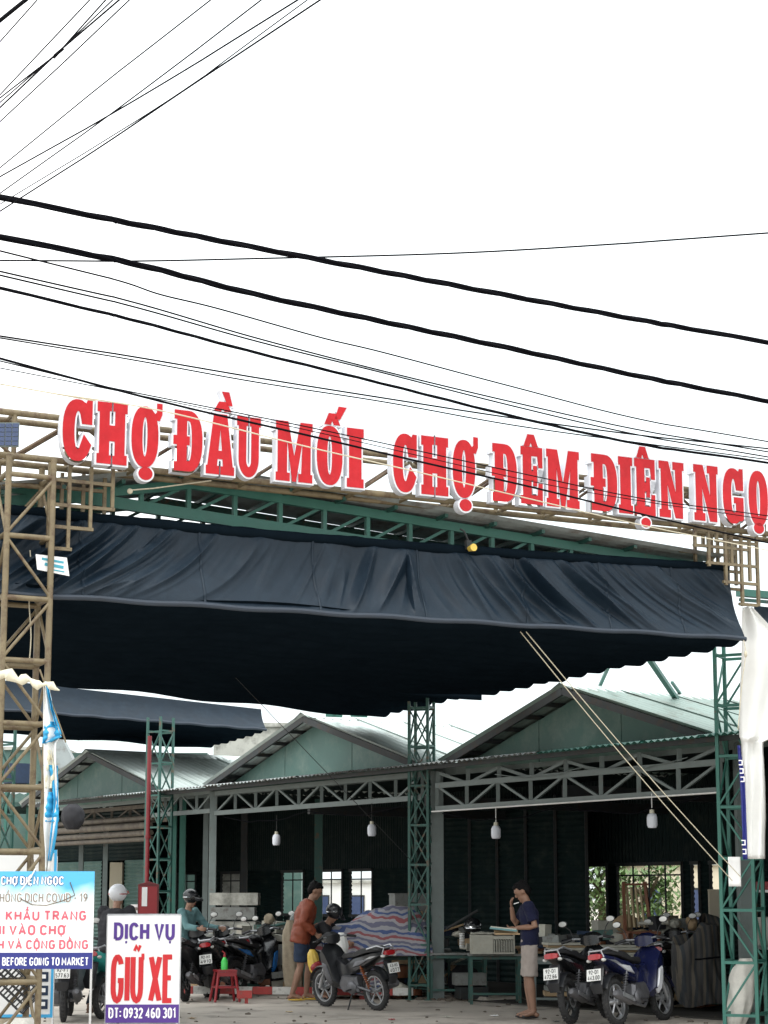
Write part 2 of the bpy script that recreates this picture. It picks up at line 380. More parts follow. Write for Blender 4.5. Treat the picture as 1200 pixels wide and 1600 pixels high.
def ribbon(mb, pts, t, y):
    q = [pts[0]]
    for p in pts[1:]:
        if math.hypot(p[0] - q[-1][0], p[1] - q[-1][1]) > 1e-4: q.append(p)
    n = len(q)
    if n < 2: return
    o = len(mb.v)
    for i in range(n):
        d0 = Vector((q[i][0] - q[i - 1][0], q[i][1] - q[i - 1][1])).normalized() if i else None
        d1 = Vector((q[i + 1][0] - q[i][0], q[i + 1][1] - q[i][1])).normalized() if i < n - 1 else None
        d0 = d0 or d1; d1 = d1 or d0
        m = d0 + d1
        m = m.normalized() if m.length > .15 else d0
        nn = Vector((-m.y, m.x)); k = min(1.6, 1 / max(.3, nn.dot(Vector((-d1.y, d1.x)))))
        e = Vector((0, 0))
        for sg in (-1, 1): mb.v.append(Vector((q[i][0] + nn.x * sg * t / 2 * k + e.x, y, q[i][1] + nn.y * sg * t / 2 * k + e.y)))
    for i in range(n - 1): mb.f.append((o + 2 * i, o + 2 * i + 2, o + 2 * i + 3, o + 2 * i + 1))
def lettering(parent, name, s, x0, x1, z0, h, m, y=-.004, t=.17, gap=.2, kx=None):
    """text from x0 to x1 on the local XZ plane, its caps from z0 to z0+h"""
    mb = MB(); cur = 0; items = []
    for ch in s:
        stroke = ch in 'Đ'
        dec = unicodedata.normalize('NFD', 'D' if ch == 'Đ' else ch)
        w, pl = GL[dec[0]]; L = [list(p) for p in pl]; c = w / 2; nb_ = len(L)
        for k in dec[1:]:
            u = ord(k); up = 1.12 + (.22 if len(dec) > 2 and u in (0x300, 0x301, 0x309, 0x303) and '\u0302' in dec else 0)
            if u == 0x302: L.append([(c - .17, 1.13), (c, 1.3), (c + .17, 1.13)])
            elif u == 0x301: L.append([(c + .02, up), (c + .14, up + .2)])
            elif u == 0x300: L.append([(c - .02, up), (c - .14, up + .2)])
            elif u == 0x309: L.append([(c - .06, up + .2), (c + .08, up + .2), (c + .02, up + .02)])
            elif u == 0x303: L.append([(c - .2, up + .02), (c - .08, up + .13), (c + .08, up + .04), (c + .2, up + .15)])
            elif u == 0x323: L.append([(c, -.30), (c, -.14)])
            elif u == 0x31b: L.append([(w - .02, .86), (w + .12, .96), (w + .12, 1.08)])
        if stroke: L.append([(-.14, .52), (.24, .52)])
        items.append((cur, L, nb_)); cur += w + (gap + t if ch != ' ' else .12)
    tot = cur - gap - t + t
    sx = (x1 - x0) / tot; k = 0
    for (cx, L, nb_) in items:
        for li, pl in enumerate(L):
            ribbon(mb, [(x0 + (cx + t / 2 + p[0]) * sx, z0 + p[1] * h) for p in pl], t * (h * .35 + min(h, abs(sx)) * .65) * (1.35 if li < nb_ else .8), y - .0004 * (k % 5)); k += 1
    return mb.build(name, m, parent, fix=False)
# ---------------------------------------------------------------- axes of the place
UD = unit(.903, .429); VD = unit(-.429, .903)            # along and behind the sign gate and the awnings
UA = math.atan2(UD.y, UD.x)
S0 = Vector((-3.07, 17.5, 0)); SIGN = (S0, UD)
G0 = G(1150, 1600); G1 = G(660, 1562)
ED = unit(-.565, .825); RD = unit(.825, .565)            # along the market front (receding left) and into the building
EA = math.atan2(-ED.y, -ED.x)                            # local +x runs back towards the viewer along the front
FRONT = (G0, ED)
def up(pt, d): return pt + d

# ---------------------------------------------------------------- ground
gm = MB().box((0, 200, -.5), (900, 900, 1.0)).build('ground', 'concrete'); setting(gm)
s = MB()
random.seed(3)
for i in range(260):
    x = random.uniform(-7, 7); y = random.uniform(18, 31); r = random.uniform(.008, .03)
    s.ell((x, y, r * .3), (r * random.uniform(.7, 1.6), r, r * .6), 6, 4)
c = G(730, 1562)
for i in range(220):
    r = random.uniform(.01, .05); s.ell((c.x + random.gauss(0, .45), c.y + random.gauss(0, .18), r * .3), (r * 1.5, r, r * .6), 6, 4)
tag(s.build('gravel', 'soil'), 'loose grit and dirt scattered over the concrete by the middle post', 'gravel', kind='stuff')

m = MB(); rnd = random.Random(5)
for (x, y, dx, dy) in ((-3, 21.5, .5, .12), (1.2, 22.6, .45, .2), (-1.5, 24.6, .5, -.05), (2.2, 25.2, -.3, .35), (-4.5, 25.5, .5, .1), (.3, 20.9, .4, .25)):
    for i in range(14):
        x2 = x + dx * rnd.uniform(.3, .7) + rnd.gauss(0, .05); y2 = y + dy * rnd.uniform(.2, 1) + rnd.gauss(0, .09); w = rnd.uniform(.006, .016)
        m.add([(x, y - w, .004), (x2, y2 - w, .004), (x2, y2 + w, .004), (x, y + w, .004)], [(0, 1, 2, 3)]); x, y = x2, y2
tag(m.build('crack', 'soil', fix=False), 'network of thin dirt filled cracks in the concrete yard', 'cracks', kind='stuff')
# ---------------------------------------------------------------- lattice towers
def lattice(name, label, cat, loc, rz, w, h, step, mt, rp, rr, rb, shape, group=None, z0=0, xb=True, d=None, ph=0, seed=0):
    t = thing(name, label, cat, loc, rz, group); a = w / 2; q = (d or w) / 2
    cs = [(-a, -q), (a, -q), (a, q), (-a, q)]
    for (x, y) in cs: bar(t, 'post', (x, y, z0), (x, y, h), rp, mt, shape)
    k = 0; z = z0 + .12 + ph
    while z < h - .02:
        for i in range(4):
            x0, y0 = cs[i]; x1, y1 = cs[(i + 1) % 4]
            dx, dy = (x1 - x0), (y1 - y0); e = .02
            bar(t, 'rail', (x0 + dx * e, y0 + dy * e, z + (.02 if i % 2 else 0)), (x1 - dx * e, y1 - dy * e, z + (.02 if i % 2 else 0)), rr, mt, shape)
            if z + step < h:
                ox, oy = (0, (-1 if i == 0 else 1) * rb * .6) if i % 2 == 0 else ((1 if i == 1 else -1) * rb * .6, 0)
                f = (k + (i > 1)) % 2
                pa = (x0 + ox, y0 + oy, z + (rr if not f else step - rr)); pb = (x1 + ox, y1 + oy, z + (step - rr if not f else rr))
                bar(t, 'brace', pa, pb, rb, mt, shape)
                if xb and i % 2 == 0:
                    bar(t, 'brace', (x0 - ox, y0 - oy, z + (step - rr if not f else rr)), (x1 - ox, y1 - oy, z + (rr if not f else step - rr)), rb * .9, mt, shape)
        z += step; k += 1
    if shape != 'pipe':
        for (x, y) in cs: bar(t, 'foot_plate', (x, y, z0), (x, y, z0 + .012), rp * 2.6, mt, 'box')
    return t
# brown gate tower on the left, with its twin past the right edge of the picture
tl = PL(45, 900, SIGN); ztop = PL(45, 712, SIGN).z
TW = .44
tower = lattice('gate_tower', 'rusty brown pipe lattice tower carrying the left end of the sign', 'tower', Z(tl + VD * .25, 0), UA, TW, ztop, .605, 'rust_pipe', .031, .027, .016, 'pipe', 'gate towers', xb=False, ph=.03)
trr = PL(1268, 900, SIGN)
tower2 = lattice('gate_tower', 'brown pipe lattice tower at the far right end of the sign', 'tower', Z(trr + VD * .25, 0), UA, TW, ztop, .605, 'rust_pipe', .031, .027, .016, 'pipe', 'gate towers', xb=False, ph=.03)
# box truss beam
zb0, zb1 = ztop + .035, PL(60, 640, SIGN).z
bx0 = (PL(-90, 700, SIGN) - S0).dot(UD); bx1 = (PL(1330, 800, SIGN) - S0).dot(UD)
beam = thing('gate_beam', 'long rusty box truss beam behind the red lettering', 'truss beam', Z(S0 + VD * .22, 0), UA)
for (y, z) in ((0, zb0), (0, zb1), (.32, zb0), (.32, zb1)): bar(beam, 'chord', (bx0, y, z), (bx1, y, z), .034, 'rust_pipe')
x = bx0 + .12; k = 0
while x < bx1:
    for y in (0, .32):
        bar(beam, 'upright', (x, y, zb0), (x, y, zb1), .026, 'rust_pipe')
        if x + .62 < bx1: bar(beam, 'brace', (x, y, zb0 if k % 2 else zb1), (x + .62, y, zb1 if k % 2 else zb0), .017, 'rust_dark')
    for z in (zb0, zb1): bar(beam, 'cross_tie', (x, 0, z), (x, .32, z), .022, 'rust_pipe')
    x += .62; k += 1
# fretwork of square tube in the corners between tower and beam
def fret(label, ox, vs, hs, yoff):
    t = thing('corner_fretwork', label, 'fretwork', Z(S0 + VD * yoff, 0), UA, 'square tube fretwork in the gate corners')
    def q(px, py): p = PL(px, py, SIGN); return ((p - S0).dot(UD), p.z)
    for (px, y0, y1) in vs:
        a = q(px, y0); b = q(px, y1); bar(t, 'upright_tube', (a[0], 0, a[1]), (a[0], 0, b[1]), .017, 'rust_pipe', 'box')
    for (py, x0, x1) in hs:
        z = q((x0 + x1) / 2, py)[1]; bar(t, 'cross_tube', (q(x0, py)[0] - .017, .002, z), (q(x1, py)[0] + .017, .002, z), .0165, 'rust_pipe', 'box')
LV = [(87, 716, 853), (118, 722, 852), (152, 724, 820), (186, 726, 788)]
LH = [(747, 87, 186), (786, 87, 186), (819, 87, 152), (852, 87, 118)]
fret('front square tube fretwork beside the left tower under the first letters', 0, LV, LH, .2)
fret('rear square tube fretwork behind the front one at the left tower', 0, [(a + 2, b, c) for a, b, c in LV], LH, .52)
RV = [(1101, 824, 850), (1122, 824, 880), (1135, 824, 842), (1148, 822, 910), (1158, 834, 876), (1173, 830, 943), (1186, 834, 904), (1198, 832, 943)]
RH = [(825, 1101, 1148), (843, 1135, 1198), (851, 1101, 1186), (878, 1122, 1198), (907, 1148, 1198), (941, 1173, 1198)]
fret('front square tube fretwork hanging under the last visible letters at right', 0, RV, RH, .2)
fret('rear square tube fretwork at the right end of the gate', 0, [(a + 4, b, c) for a, b, c in RV[1:7]], [(a + 2, b + 3, c) for a, b, c in RH[2:5]], .52)

# ---------------------------------------------------------------- channel letters
def ea(cx, cy, rx, ry, a0, a1, n=14): return arc(cx, cy, rx, ry, a0, a1, n)
def sup(cx, cy, rx, ry, a0, a1, n=20, e=.86):
    r = []
    for i in range(n + 1):
        a = math.radians(a0 + (a1 - a0) * i / n); c, s_ = math.cos(a), math.sin(a)
        r.append((cx + rx * math.copysign(abs(c) ** e, c), cy + ry * math.copysign(abs(s_) ** e, s_)))
    return r
SG = {
 'H': ([(0, 0), (.45, 0), (.45, .12), (.38, .12), (.38, .38), (.62, .38), (.62, .12), (.55, .12), (.55, 0), (1, 0), (1, .14), (.92, .14), (.92, .86), (1, .86), (1, 1), (.55, 1), (.55, .88), (.62, .88), (.62, .62), (.38, .62), (.38, .88), (.45, .88), (.45, 1), (0, 1), (0, .86), (.08, .86), (.08, .14), (0, .14)], []),
 'C': ([(1, .62), (1, 1), (.86, 1), (.81, .94)] + sup(.5, .5, .5, .5, 66, 318, 24) + [(.98, .27), (.74, .42)] + sup(.52, .5, .15, .33, -45, -322, 18) + [(.68, .62)], []),
 'G': ([(1, .62), (1, 1), (.86, 1), (.81, .94)] + sup(.5, .5, .5, .5, 66, 300, 22) + [(.92, .06), (1, .10), (1, .47), (.56, .47), (.56, .38), (.66, .38), (.66, .22)] + sup(.52, .5, .15, .33, -70, -322, 18) + [(.68, .62)], []),
 'O': (sup(.5, .5, .5, .5, 0, 351, 39), [sup(.5, .5, .12, .34, 0, 350, 35)]),
 'Q': ([(1.0, .5)] + sup(.5, .5, .5, .5, 8, 34, 4) + [(1.05, .80), (1.14, .90), (1.14, 1.07), (.98, 1.07), (.98, .93), (.88, .88)] + sup(.5, .5, .5, .5, 60, 351, 34), [sup(.5, .5, .12, .34, 0, 350, 35)]),
 'D': ([(0, 0), (.5, 0)] + sup(.5, .5, .5, .5, -80, 80, 20) + [(.5, 1), (0, 1), (0, .87), (.1, .87), (.1, .57), (-.03, .57), (-.03, .44), (.1, .44), (.1, .13), (0, .13)], [[(.42, .15), (.52, .15)] + sup(.52, .5, .13, .35, -70, 70, 10) + [(.52, .85), (.42, .85), (.42, .57), (.53, .57), (.53, .44), (.42, .44)]]),
 'A': ([(0, 0), (.44, 0), (.44, .12), (.36, .12), (.38, .26), (.61, .26), (.63, .12), (.54, .12), (.54, 0), (1, 0), (1, .12), (.95, .12), (.72, 1), (.27, 1), (.05, .12), (0, .12)], [[(.41, .38), (.585, .38), (.5, .78)]]),
 'U': ([(0, 1), (0, .87), (.08, .87), (.08, .3)] + ea(.5, .3, .42, .3, 190, 350, 14) + [(.92, .3), (.92, .87), (1, .87), (1, 1), (.57, 1), (.57, .87), (.64, .87), (.64, .3)] + ea(.5, .28, .14, .13, -10, -170, 8) + [(.36, .3), (.36, .87), (.43, .87), (.43, 1)], []),
 'M': ([(0, 0), (.36, 0), (.36, .12), (.28, .12), (.28, .70), (.46, 0), (.54, 0), (.72, .70), (.72, .12), (.64, .12), (.64, 0), (1, 0), (1, .12), (.95, .12), (.95, .88), (1, .88), (1, 1), (.69, 1), (.5, .40), (.31, 1), (0, 1), (0, .88), (.05, .88), (.05, .12), (0, .12)], []),
 'I': ([(0, 0), (1, 0), (1, .13), (.86, .13), (.86, .87), (1, .87), (1, 1), (0, 1), (0, .87), (.14, .87), (.14, .13), (0, .13)], []),
 'N': ([(0, 0), (.42, 0), (.42, .12), (.32, .12), (.32, .62), (.66, 0), (.93, 0), (.93, .88), (1, .88), (1, 1), (.58, 1), (.58, .88), (.68, .88), (.68, .42), (.36, 1), (0, 1), (0, .88), (.08, .88), (.08, .12), (0, .12)], []),
 'E': ([(0, 0), (1, 0), (1, .36), (.86, .36), (.80, .14), (.46, .14), (.46, .43), (.60, .43), (.60, .33), (.73, .33), (.73, .67), (.60, .67), (.60, .57), (.46, .57), (.46, .86), (.80, .86), (.86, .66), (1, .66), (1, 1), (0, 1), (0, .87), (.1, .87), (.1, .13), (0, .13)], []),
 'cap': ([(0, 0), (.28, 1), (.72, 1), (1, 0), (.64, 0), (.5, .42), (.36, 0)], []),
 'acute': ([(0, 0), (.35, 1), (1, 1), (.42, 0)], []), 'grave': ([(.58, 0), (0, 1), (.65, 1), (1, 0)], []),
 'dot': (ea(.5, .5, .5, .5, 0, 345, 23), []),
}
def area(L): return sum(L[i - 1][0] * L[i][1] - L[i][0] * L[i - 1][1] for i in range(len(L))) / 2
def offset(L, d):
    L = L if area(L) > 0 else L[::-1]; r = []; n = len(L)
    for i in range(n):
        p0, p1, p2 = Vector(L[i - 1]), Vector(L[i]), Vector(L[(i + 1) % n])
        a = (p1 - p0); b = (p2 - p1)
        if a.length < 1e-6 or b.length < 1e-6: r.append(tuple(p1)); continue
        a.normalize(); b.normalize(); n1 = Vector((a.y, -a.x)); n2 = Vector((b.y, -b.x)); m = n1 + n2
        m = m.normalized() if m.length > .2 else n1
        k = min(1.7, 1 / max(.2, m.dot(n1))); q = p1 + m * d * k; r.append((q.x, q.y))
    return r
sign = thing('market_sign', 'big red and white raised letters reading market name across the gate', 'sign', Z(S0, 0), UA)
def sq(px, py): p = PL(px, py, SIGN); return ((p - S0).dot(UD), p.z)
zL0, zL1 = sq(170, 724)[1], sq(170, 630)[1]; zR0, zR1 = sq(1100, 813)[1], sq(1100, 728)[1]
xa, xb = sq(170, 700)[0], sq(1100, 700)[0]
print('sign z', zL0, zL1, zR0, zR1)
def zz(x, k): f = (x - xa) / (xb - xa); b = zL0 + (zR0 - zL0) * f; t = zL1 + (zR1 - zL1) * f; return b + (t - b) * k
def glyph(kind, x0, x1, z0, z1, seed=0):
    out_, hol = SG[kind]
    def tr(L): return [(x0 + p[0] * (x1 - x0), z0 + p[1] * (z1 - z0)) for p in L]
    o = tr(out_); hs_ = [tr(h) for h in hol]
    if area(o) < 0: o = o[::-1]
    hs_ = [h if area(h) > 0 else h[::-1] for h in hs_]
    L = MB().poly(offset(o, .025), [offset(h, -.020) for h in hs_], 0, .11).build('letter' if kind not in ('cap', 'acute', 'grave', 'dot') else 'accent_mark', 'sign_white', sign)
    MB().poly(offset(o, .007), [offset(h, -.006) for h in hs_], -.006, .001).build('red_face', 'sign_red', L)
    return L
LET = [('C', 98, 142), ('H', 152, 197), ('Q', 206, 246), ('D', 273, 315), ('A', 323, 365), ('U', 371, 406), ('M', 432, 487), ('O', 496, 534), ('I', 543, 567),
       ('C', 615, 650), ('H', 659, 699), ('Q', 708, 741), ('D', 770, 806), ('E', 814, 846), ('M', 854, 903), ('D', 924, 962), ('I', 966, 986), ('E', 991, 1021), ('N', 1029, 1066), ('N', 1083, 1119), ('G', 1128, 1158), ('O', 1168, 1196), ('C', 1206, 1236)]
for (k, a, b) in LET:
    xm = (sq(a, 700)[0] + sq(b, 700)[0]) / 2; glyph(k, sq(a, 700)[0], sq(b, 700)[0], zz(xm, 0), zz(xm, 1))
for (k, a, b, y0, y1) in (('cap', 336, 360, 642, 629), ('grave', 348, 362, 633, 614), ('cap', 508, 530, 663, 647), ('acute', 524, 540, 655, 637), ('cap', 819, 839, 697, 680), ('cap', 995, 1012, 715, 699),
                          ('dot', 217, 237, 749, 731), ('dot', 719, 736, 798, 781), ('dot', 1003, 1016, 823, 810), ('dot', 1179, 1193, 833, 818)):
    glyph(k, sq(a, y0)[0], sq(b, y0)[0], sq((a + b) / 2, y0)[1], sq((a + b) / 2, y1)[1])

# ---------------------------------------------------------------- canopy roof behind the sign (green truss, dark sheet above)
CP = (S0 + VD * .75, UD)
def cq(px, py): p = PL(px, py, CP); return ((p - CP[0]).dot(UD), p.z)
canopy = thing('canopy_roof', 'green steel truss and sheet roof edge running behind the sign', 'roof', Z(CP[0], 0), UA)
ap = cq(300, 757); re_ = cq(1092, 886); le = cq(-60, 790)
b0 = cq(20, 756); b1 = cq(1100, 925)
def zc(x): return ap[1] + (re_[1] - ap[1]) * (x - ap[0]) / (re_[0] - ap[0]) if x > ap[0] else ap[1] + (le[1] - ap[1]) * (ap[0] - x) / (ap[0] - le[0])
def zbm(x): return b0[1] + (b1[1] - b0[1]) * (x - b0[0]) / (b1[0] - b0[0])
zflat = cq(90, 770)[1]
b0 = cq(90, 772); b1 = cq(700, 866)
for yy in (0, 1.0):
    m_ = 'teal_steel' if yy == 0 else 'green_steel'
    bar(canopy, 'top_chord', (ap[0], yy, ap[1]), (re_[0], yy, re_[1]), .03, m_, 'box', .05)
    bar(canopy, 'top_chord', (ap[0], yy, ap[1]), (le[0], yy, le[1]), .03, m_, 'box', .05)
    xs_ = [le[0] + .3 + .52 * i for i in range(22)]
    xs_ = [x for x in xs_ if x < re_[0] - .5]
    bar(canopy, 'bottom_chord', (le[0], yy, zbm(le[0])), (re_[0], yy, zbm(re_[0])), .028, m_, 'box', .06)
    for i, x in enumerate(xs_):
        if zc(x) - zbm(x) > .08:
            bar(canopy, 'upright', (x, yy + .01, zbm(x)), (x, yy + .01, zc(x)), .022, m_, 'box', .03)
            if i + 1 < len(xs_) and zc(xs_[i + 1]) - zbm(xs_[i + 1]) > .05: bar(canopy, 'brace', (x, yy + .02, zbm(x)), (xs_[i + 1], yy + .02, zc(xs_[i + 1])), .016, m_, 'box')
for i in range(13):
    x = le[0] + .35 + i * .62
    bar(canopy, 'purlin', (x, -.25, zc(x) + .055), (x, 1.15, zc(x) + .055), .02, 'green_steel', 'box')
def corr(x0, z0, x1, z1, ya, yb, n, amp=.016):     # corrugated sheet: ribs run along x, waves along y
    m = MB()
    def fn(u, v): return (x0 + (x1 - x0) * u, ya + (yb - ya) * v, z0 + (z1 - z0) * u + amp * math.cos(v * n * 2 * math.pi))
    return m.grid(fn, 1, n * 4)
for (xe, ze) in ((re_[0] + .12, re_[1] - .02), (le[0] - .1, le[1])):
    for i in range(4): corr(ap[0], ap[1] + .115 + .004 * (i % 2), xe, ze + .11 + .004 * (i % 2), -.34 + i * .38, -.34 + (i + 1) * .38 + .03, 3).build('roof_sheet', 'zinc_old', canopy, True, False)

# ---------------------------------------------------------------- black retractable awnings
AW = (S0 + VD * .42, UD)
AWF = (S0 + VD * .12, UD)
def aq(px, py, pl=AW): p = PL(px, py, pl); return ((p - pl[0]).dot(UD), p.z)
def fold(u, v, seed):
    w = u + (1 if u < .53 else -1) * v * (.055 + .06 * noise.noise(Vector((u * 3, seed, 0)))) * (1 + .3 * v)
    if u > .53: w = u - (v ** 1.15) * .13 * (u - .45) / .5
    n1 = noise.noise(Vector((w * 26, seed + 3, v * .35))); n2 = noise.noise(Vector((w * 61, seed + 9, v * .6)))
    amp = .85 + .7 * noise.noise(Vector((u * 5, 7, seed)))
    r = max(0, 1 - abs(n1) * 3.6) ** 1.2 * .6 + n1 * .35 + max(0, 1 - abs(n2) * 3.2) * .13
    return r * amp * math.sin(math.pi * min(1, v * 1.02)) ** .5
def awning(label, pl, tl_, tr_, bl_, br_, amp, seed, hem=True, roll=True, nu=760):
    t = thing('tarp_awning', label, 'awning', Z(pl[0], 0), UA, 'black tarpaulin awnings over the street')
    def fn(u, v):
        a = (tl_[0] + (tr_[0] - tl_[0]) * u, tl_[1] + (tr_[1] - tl_[1]) * u - (.22 * u * (1 - u) if roll else 0)); b = (bl_[0] + (br_[0] - bl_[0]) * u, bl_[1] + (br_[1] - bl_[1]) * u)
        sag = 0
        return (a[0] + (b[0] - a[0]) * v, -(.30 * v) + .07 * math.sin(math.pi * v) - amp * min(1, (1 - u) * 18 + .05) * fold(u, v, seed) * (1.0 - .8 * v ** 6), a[1] + (b[1] - a[1]) * v + sag * .5)
    m = MB(); m.grid(fn, nu, 84 if hem and roll else 30); m.build('front_cloth', 'black_tarp', t, True, False)
    if hem:
        h = MB()
        pts = [Vector(fn(i / 60, 1.0)) + Vector((0, 0, .008 * math.sin(i * .9))) for i in range(61)]
        h.tube(pts, .028, 8, True).build('hem_bar', 'tarp_hem', t, True)
    if roll:
        h = MB(); pts = [Vector(fn(i / 90, 0)) + Vector((0, .02, .03 + .006 * noise.noise(Vector((i * .4, seed, 0))))) for i in range(91)]
        rs = [.058 + .012 * noise.noise(Vector((i * .7, 3, seed))) for i in range(91)]
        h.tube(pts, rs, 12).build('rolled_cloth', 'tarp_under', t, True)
    return t, fn
front, ffn = awning('long black tarpaulin awning with draped front hanging below the red lettering', AW, aq(-60, 793), aq(1138, 890), aq(-60, 923, AWF), aq(1165, 998, AWF), .31, 1.3)
def pleats(parent, c, L, Wd, z, n, sag, z1=None, zl=0.0):
    """canopy hung in scallops: c = front right corner, runs back L along V and Wd to the left along -U"""
    def fn(u, v):
        k = u * n; f = k - math.floor(k) if u < 1 else 1.0
        zz_ = z + ((z1 if z1 is not None else z) - z) * u - sag * (math.sin(math.pi * f) ** .8) * (1 + .35 * noise.noise(Vector((math.floor(min(k, n - .01)) * 3.7, v * 2, 0)))) - .05 * math.sin(math.pi * v * 3) ** 2 + zl * v
        return (c[0] - Wd * v, c[1] + L * u + .02 * noise.noise(Vector((v * 9, u * 4, 2))), zz_)
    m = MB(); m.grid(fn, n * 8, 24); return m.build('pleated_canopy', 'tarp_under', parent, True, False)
for u_ in (.13, .27, .41, .545, .68, .80, .91):
    MB().grid(lambda a, b: Vector(ffn(u_ + (a - .5) * .0032, .01 + .98 * b)) + Vector((0, -.006 - .008 * math.sin(math.pi * a), 0)), 4, 60).build('seam', 'black_tarp', front, True, False)
br = aq(1165, 998, AWF)
p = ffn(1, 1)
pleats(front, (br[0] - .02, -.28, 0), 6.25, 8.6, br[1] + .03, 13, .10)
for i in range(5): bar(front, 'runner_wire', (br[0] - .3 - i * 1.9, -.2, br[1] + .06), (br[0] - .3 - i * 1.9, 5.9, br[1] + .06), .006, 'dark_steel')
# second awning further back
pc = P(765, 1072, 27.0); pe = P(513, 1106, 29.6)
A2 = (Vector((pc.x, pc.y, 0)) + VD * .25, UD)
second = thing('tarp_awning', 'middle black pleated awning seen from below behind the front one', 'awning', Z(A2[0], 0), UA, 'black tarpaulin awnings over the street')
L2 = (pe - pc).dot(VD) + .2
print('L2', L2, pc, pe)
pleats(second, (0, 0, 0), L2, 6.4, pc.z + .02, 7, .10, pe.z, .34)
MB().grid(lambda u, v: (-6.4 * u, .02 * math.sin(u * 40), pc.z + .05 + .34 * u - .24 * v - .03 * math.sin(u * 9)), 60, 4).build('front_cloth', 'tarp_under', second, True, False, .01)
# third, far left
A3p = P(408, 1142, 37.5); A3 = (Vector((A3p.x, A3p.y, 0)), UD)
def a3q(px, py): return aq(px, py, A3)
third, _ = awning('small navy tarpaulin awning far left above the white roofs', A3, a3q(-40, 1058), a3q(408, 1108), a3q(-40, 1108), a3q(408, 1142), .02, 5.1, roll=False, nu=80)
c3 = a3q(408, 1142)
pleats(third, (c3[0] - .02, -.25, 0), 3.4, 6.5, c3[1] + .05, 7, .10, c3[1] - .05, (a3q(-40, 1108)[1] - c3[1]) * 6.5 / (c3[0] - a3q(-40, 1108)[0]))
# small things on the awning
lamp = PL(727, 860, AW)
t = thing('work_lamp', 'small yellow work lamp clipped to the roll of the front awning', 'lamp', lamp - VD * .12, UA)
MB().tube([(0, -.08, 0), (0, .02, .0)], [.042, .03], 12).build('lamp_shade', 'yellow_plastic', t, True)
MB().box((0, .05, .05), (.06, .05, .10)).build('bracket', 'dark_steel', t)
MB().tube([(0, .05, .1), (-.05, .05, .2), (-.1, .05, .22)], .012, 6).build('arm', 'dark_steel', t)
pa = PL(67, 893, AW)
t = thing('notice_sheet', 'small white notice sheet with teal print tied to the awning behind the tower', 'notice', pa - VD * .36, UA)
MB().poly([(-.15, -.05), (.17, -.09), (.14, .09), (-.17, .10)], [], 0, .006).build('sheet', 'ink_white', t)
for (z, x0, x1, h_) in ((.05, -.11, .11, .022), (.0, -.08, .11, .03), (-.045, -.04, .12, .012)): MB().box(((x0 + x1) / 2, -.003, z), (x1 - x0, .003, h_), Matrix.Rotation(.1, 4, 'Y')).build('print_line', 'ink_teal', t)

# ---------------------------------------------------------------- green lattice columns of the street canopy
gz = 4.62
pm = G(660, 1562); pr = G(1166, 1604); pl_ = Vector((0, 0, 0)); q = P(248, 1290, 34.6); pl_ = Z(q, 0)
colr = lattice('lattice_column', 'green lattice steel column at right with a blank white sheet tied on', 'column', Z(pr, 0), EA + .5, .40, gz + .05, .62, 'teal_steel', .021, .017, .011, 'box', 'green lattice columns', ph=.02, xb=False)
colm = lattice('lattice_column', 'green lattice steel column in the middle beside the grey concrete post', 'column', Z(pm, 0), EA + .62, .30, gz + .02, .60, 'green_steel', .02, .016, .011, 'box', 'green lattice columns', ph=.1)
coll = lattice('lattice_column', 'green lattice steel column beside the thin red pipe', 'column', pl_, EA + .3, .34, 4.9, .60, 'green_steel', .02, .016, .011, 'box', 'green lattice columns', ph=.3)
q = P(2, 1100, 30)
lattice('lattice_column', 'dark green lattice column half cut off behind the brown tower', 'column', Z(q, 0), EA + .3, .34, 4.4, .60, 'green_steel', .02, .016, .011, 'box', 'green lattice columns', ph=.3)
t = thing('red_pipe', 'thin red upright pipe standing beside the left green column', 'pipe', Z(P(231, 1300, 34.0), 0))
MB().tube([(0, 0, 0), (0, 0, 4.5)], .04, 10).build('pipe', 'cabinet_red', t, True)
for zc_ in (1.2, 2.6): MB().tube([(0, 0, zc_), (0, 0, zc_ + .06)], .055, 10).build('clamp', 'cabinet_red', t, True)

R3_ = P(1180, 950, 23.2); A4 = (Vector((R3_.x, R3_.y, 0)), UD)
fourth, _ = awning('corner of another black tarpaulin awning at the right frame edge', A4, aq(1177, 946, A4), aq(1330, 962, A4), aq(1177, 996, A4), aq(1330, 1006, A4), .03, 8.1, roll=False, nu=40)
for lb_, y_, x_ in (('green steel beam end behind the white banner low at right', 1147, 1163), ('green steel beam end under the right fretwork', 926, 1153)):
    a_ = P(x_, y_, 22.9); t = thing('steel_beam', lb_, 'beam', a_); bar(t, 'flange', (0, 0, 0), UD * 2.4, .045, 'teal_steel', 'box'); bar(t, 'rib', (.02, 0, -.09), Vector((.02, 0, -.09)) + UD * 2.3, .02, 'green_steel', 'box')
# ---------------------------------------------------------------- market hall: local +x = ED (receding left), +y = RD (into the hall)... right-handed needs mirrored y, so use explicit points
def B(s_, r, z): p = G0 + ED * s_ + RD * r; return Vector((p.x, p.y, z))
S1 = (G1 - G0).dot(ED); print('bay', S1, G0, G1)
def sOf(px, r=0.0):                        # distance along the front at picture column px
    p = PL(px, 1300, (G0 + RD * r, ED)); return (p - G0).dot(ED)
def zOf(px, py, r=0.0): return PL(px, py, (G0 + RD * r, ED)).z
hall = thing('market_hall', 'open fronted market hall with three white gabled metal roofs', 'market hall', B(0, 0, 0))
HO = B(0, 0, 0)
def hb(name, a, b, r, m, shape='box', r2=None, par=None): return bar(par or hall, name, B(*a) - HO, B(*b) - HO, r, m, shape, r2)
ZE = 3.55
gables = [(sOf(879, -.16), 2.8), (sOf(470, -.16), 3.35), (sOf(131, -.16), 3.2)]
apz = [zOf(879, 1077, -.16), zOf(470, 1122, -.16), zOf(131, 1178, -.16)]
print('gables', gables, apz)
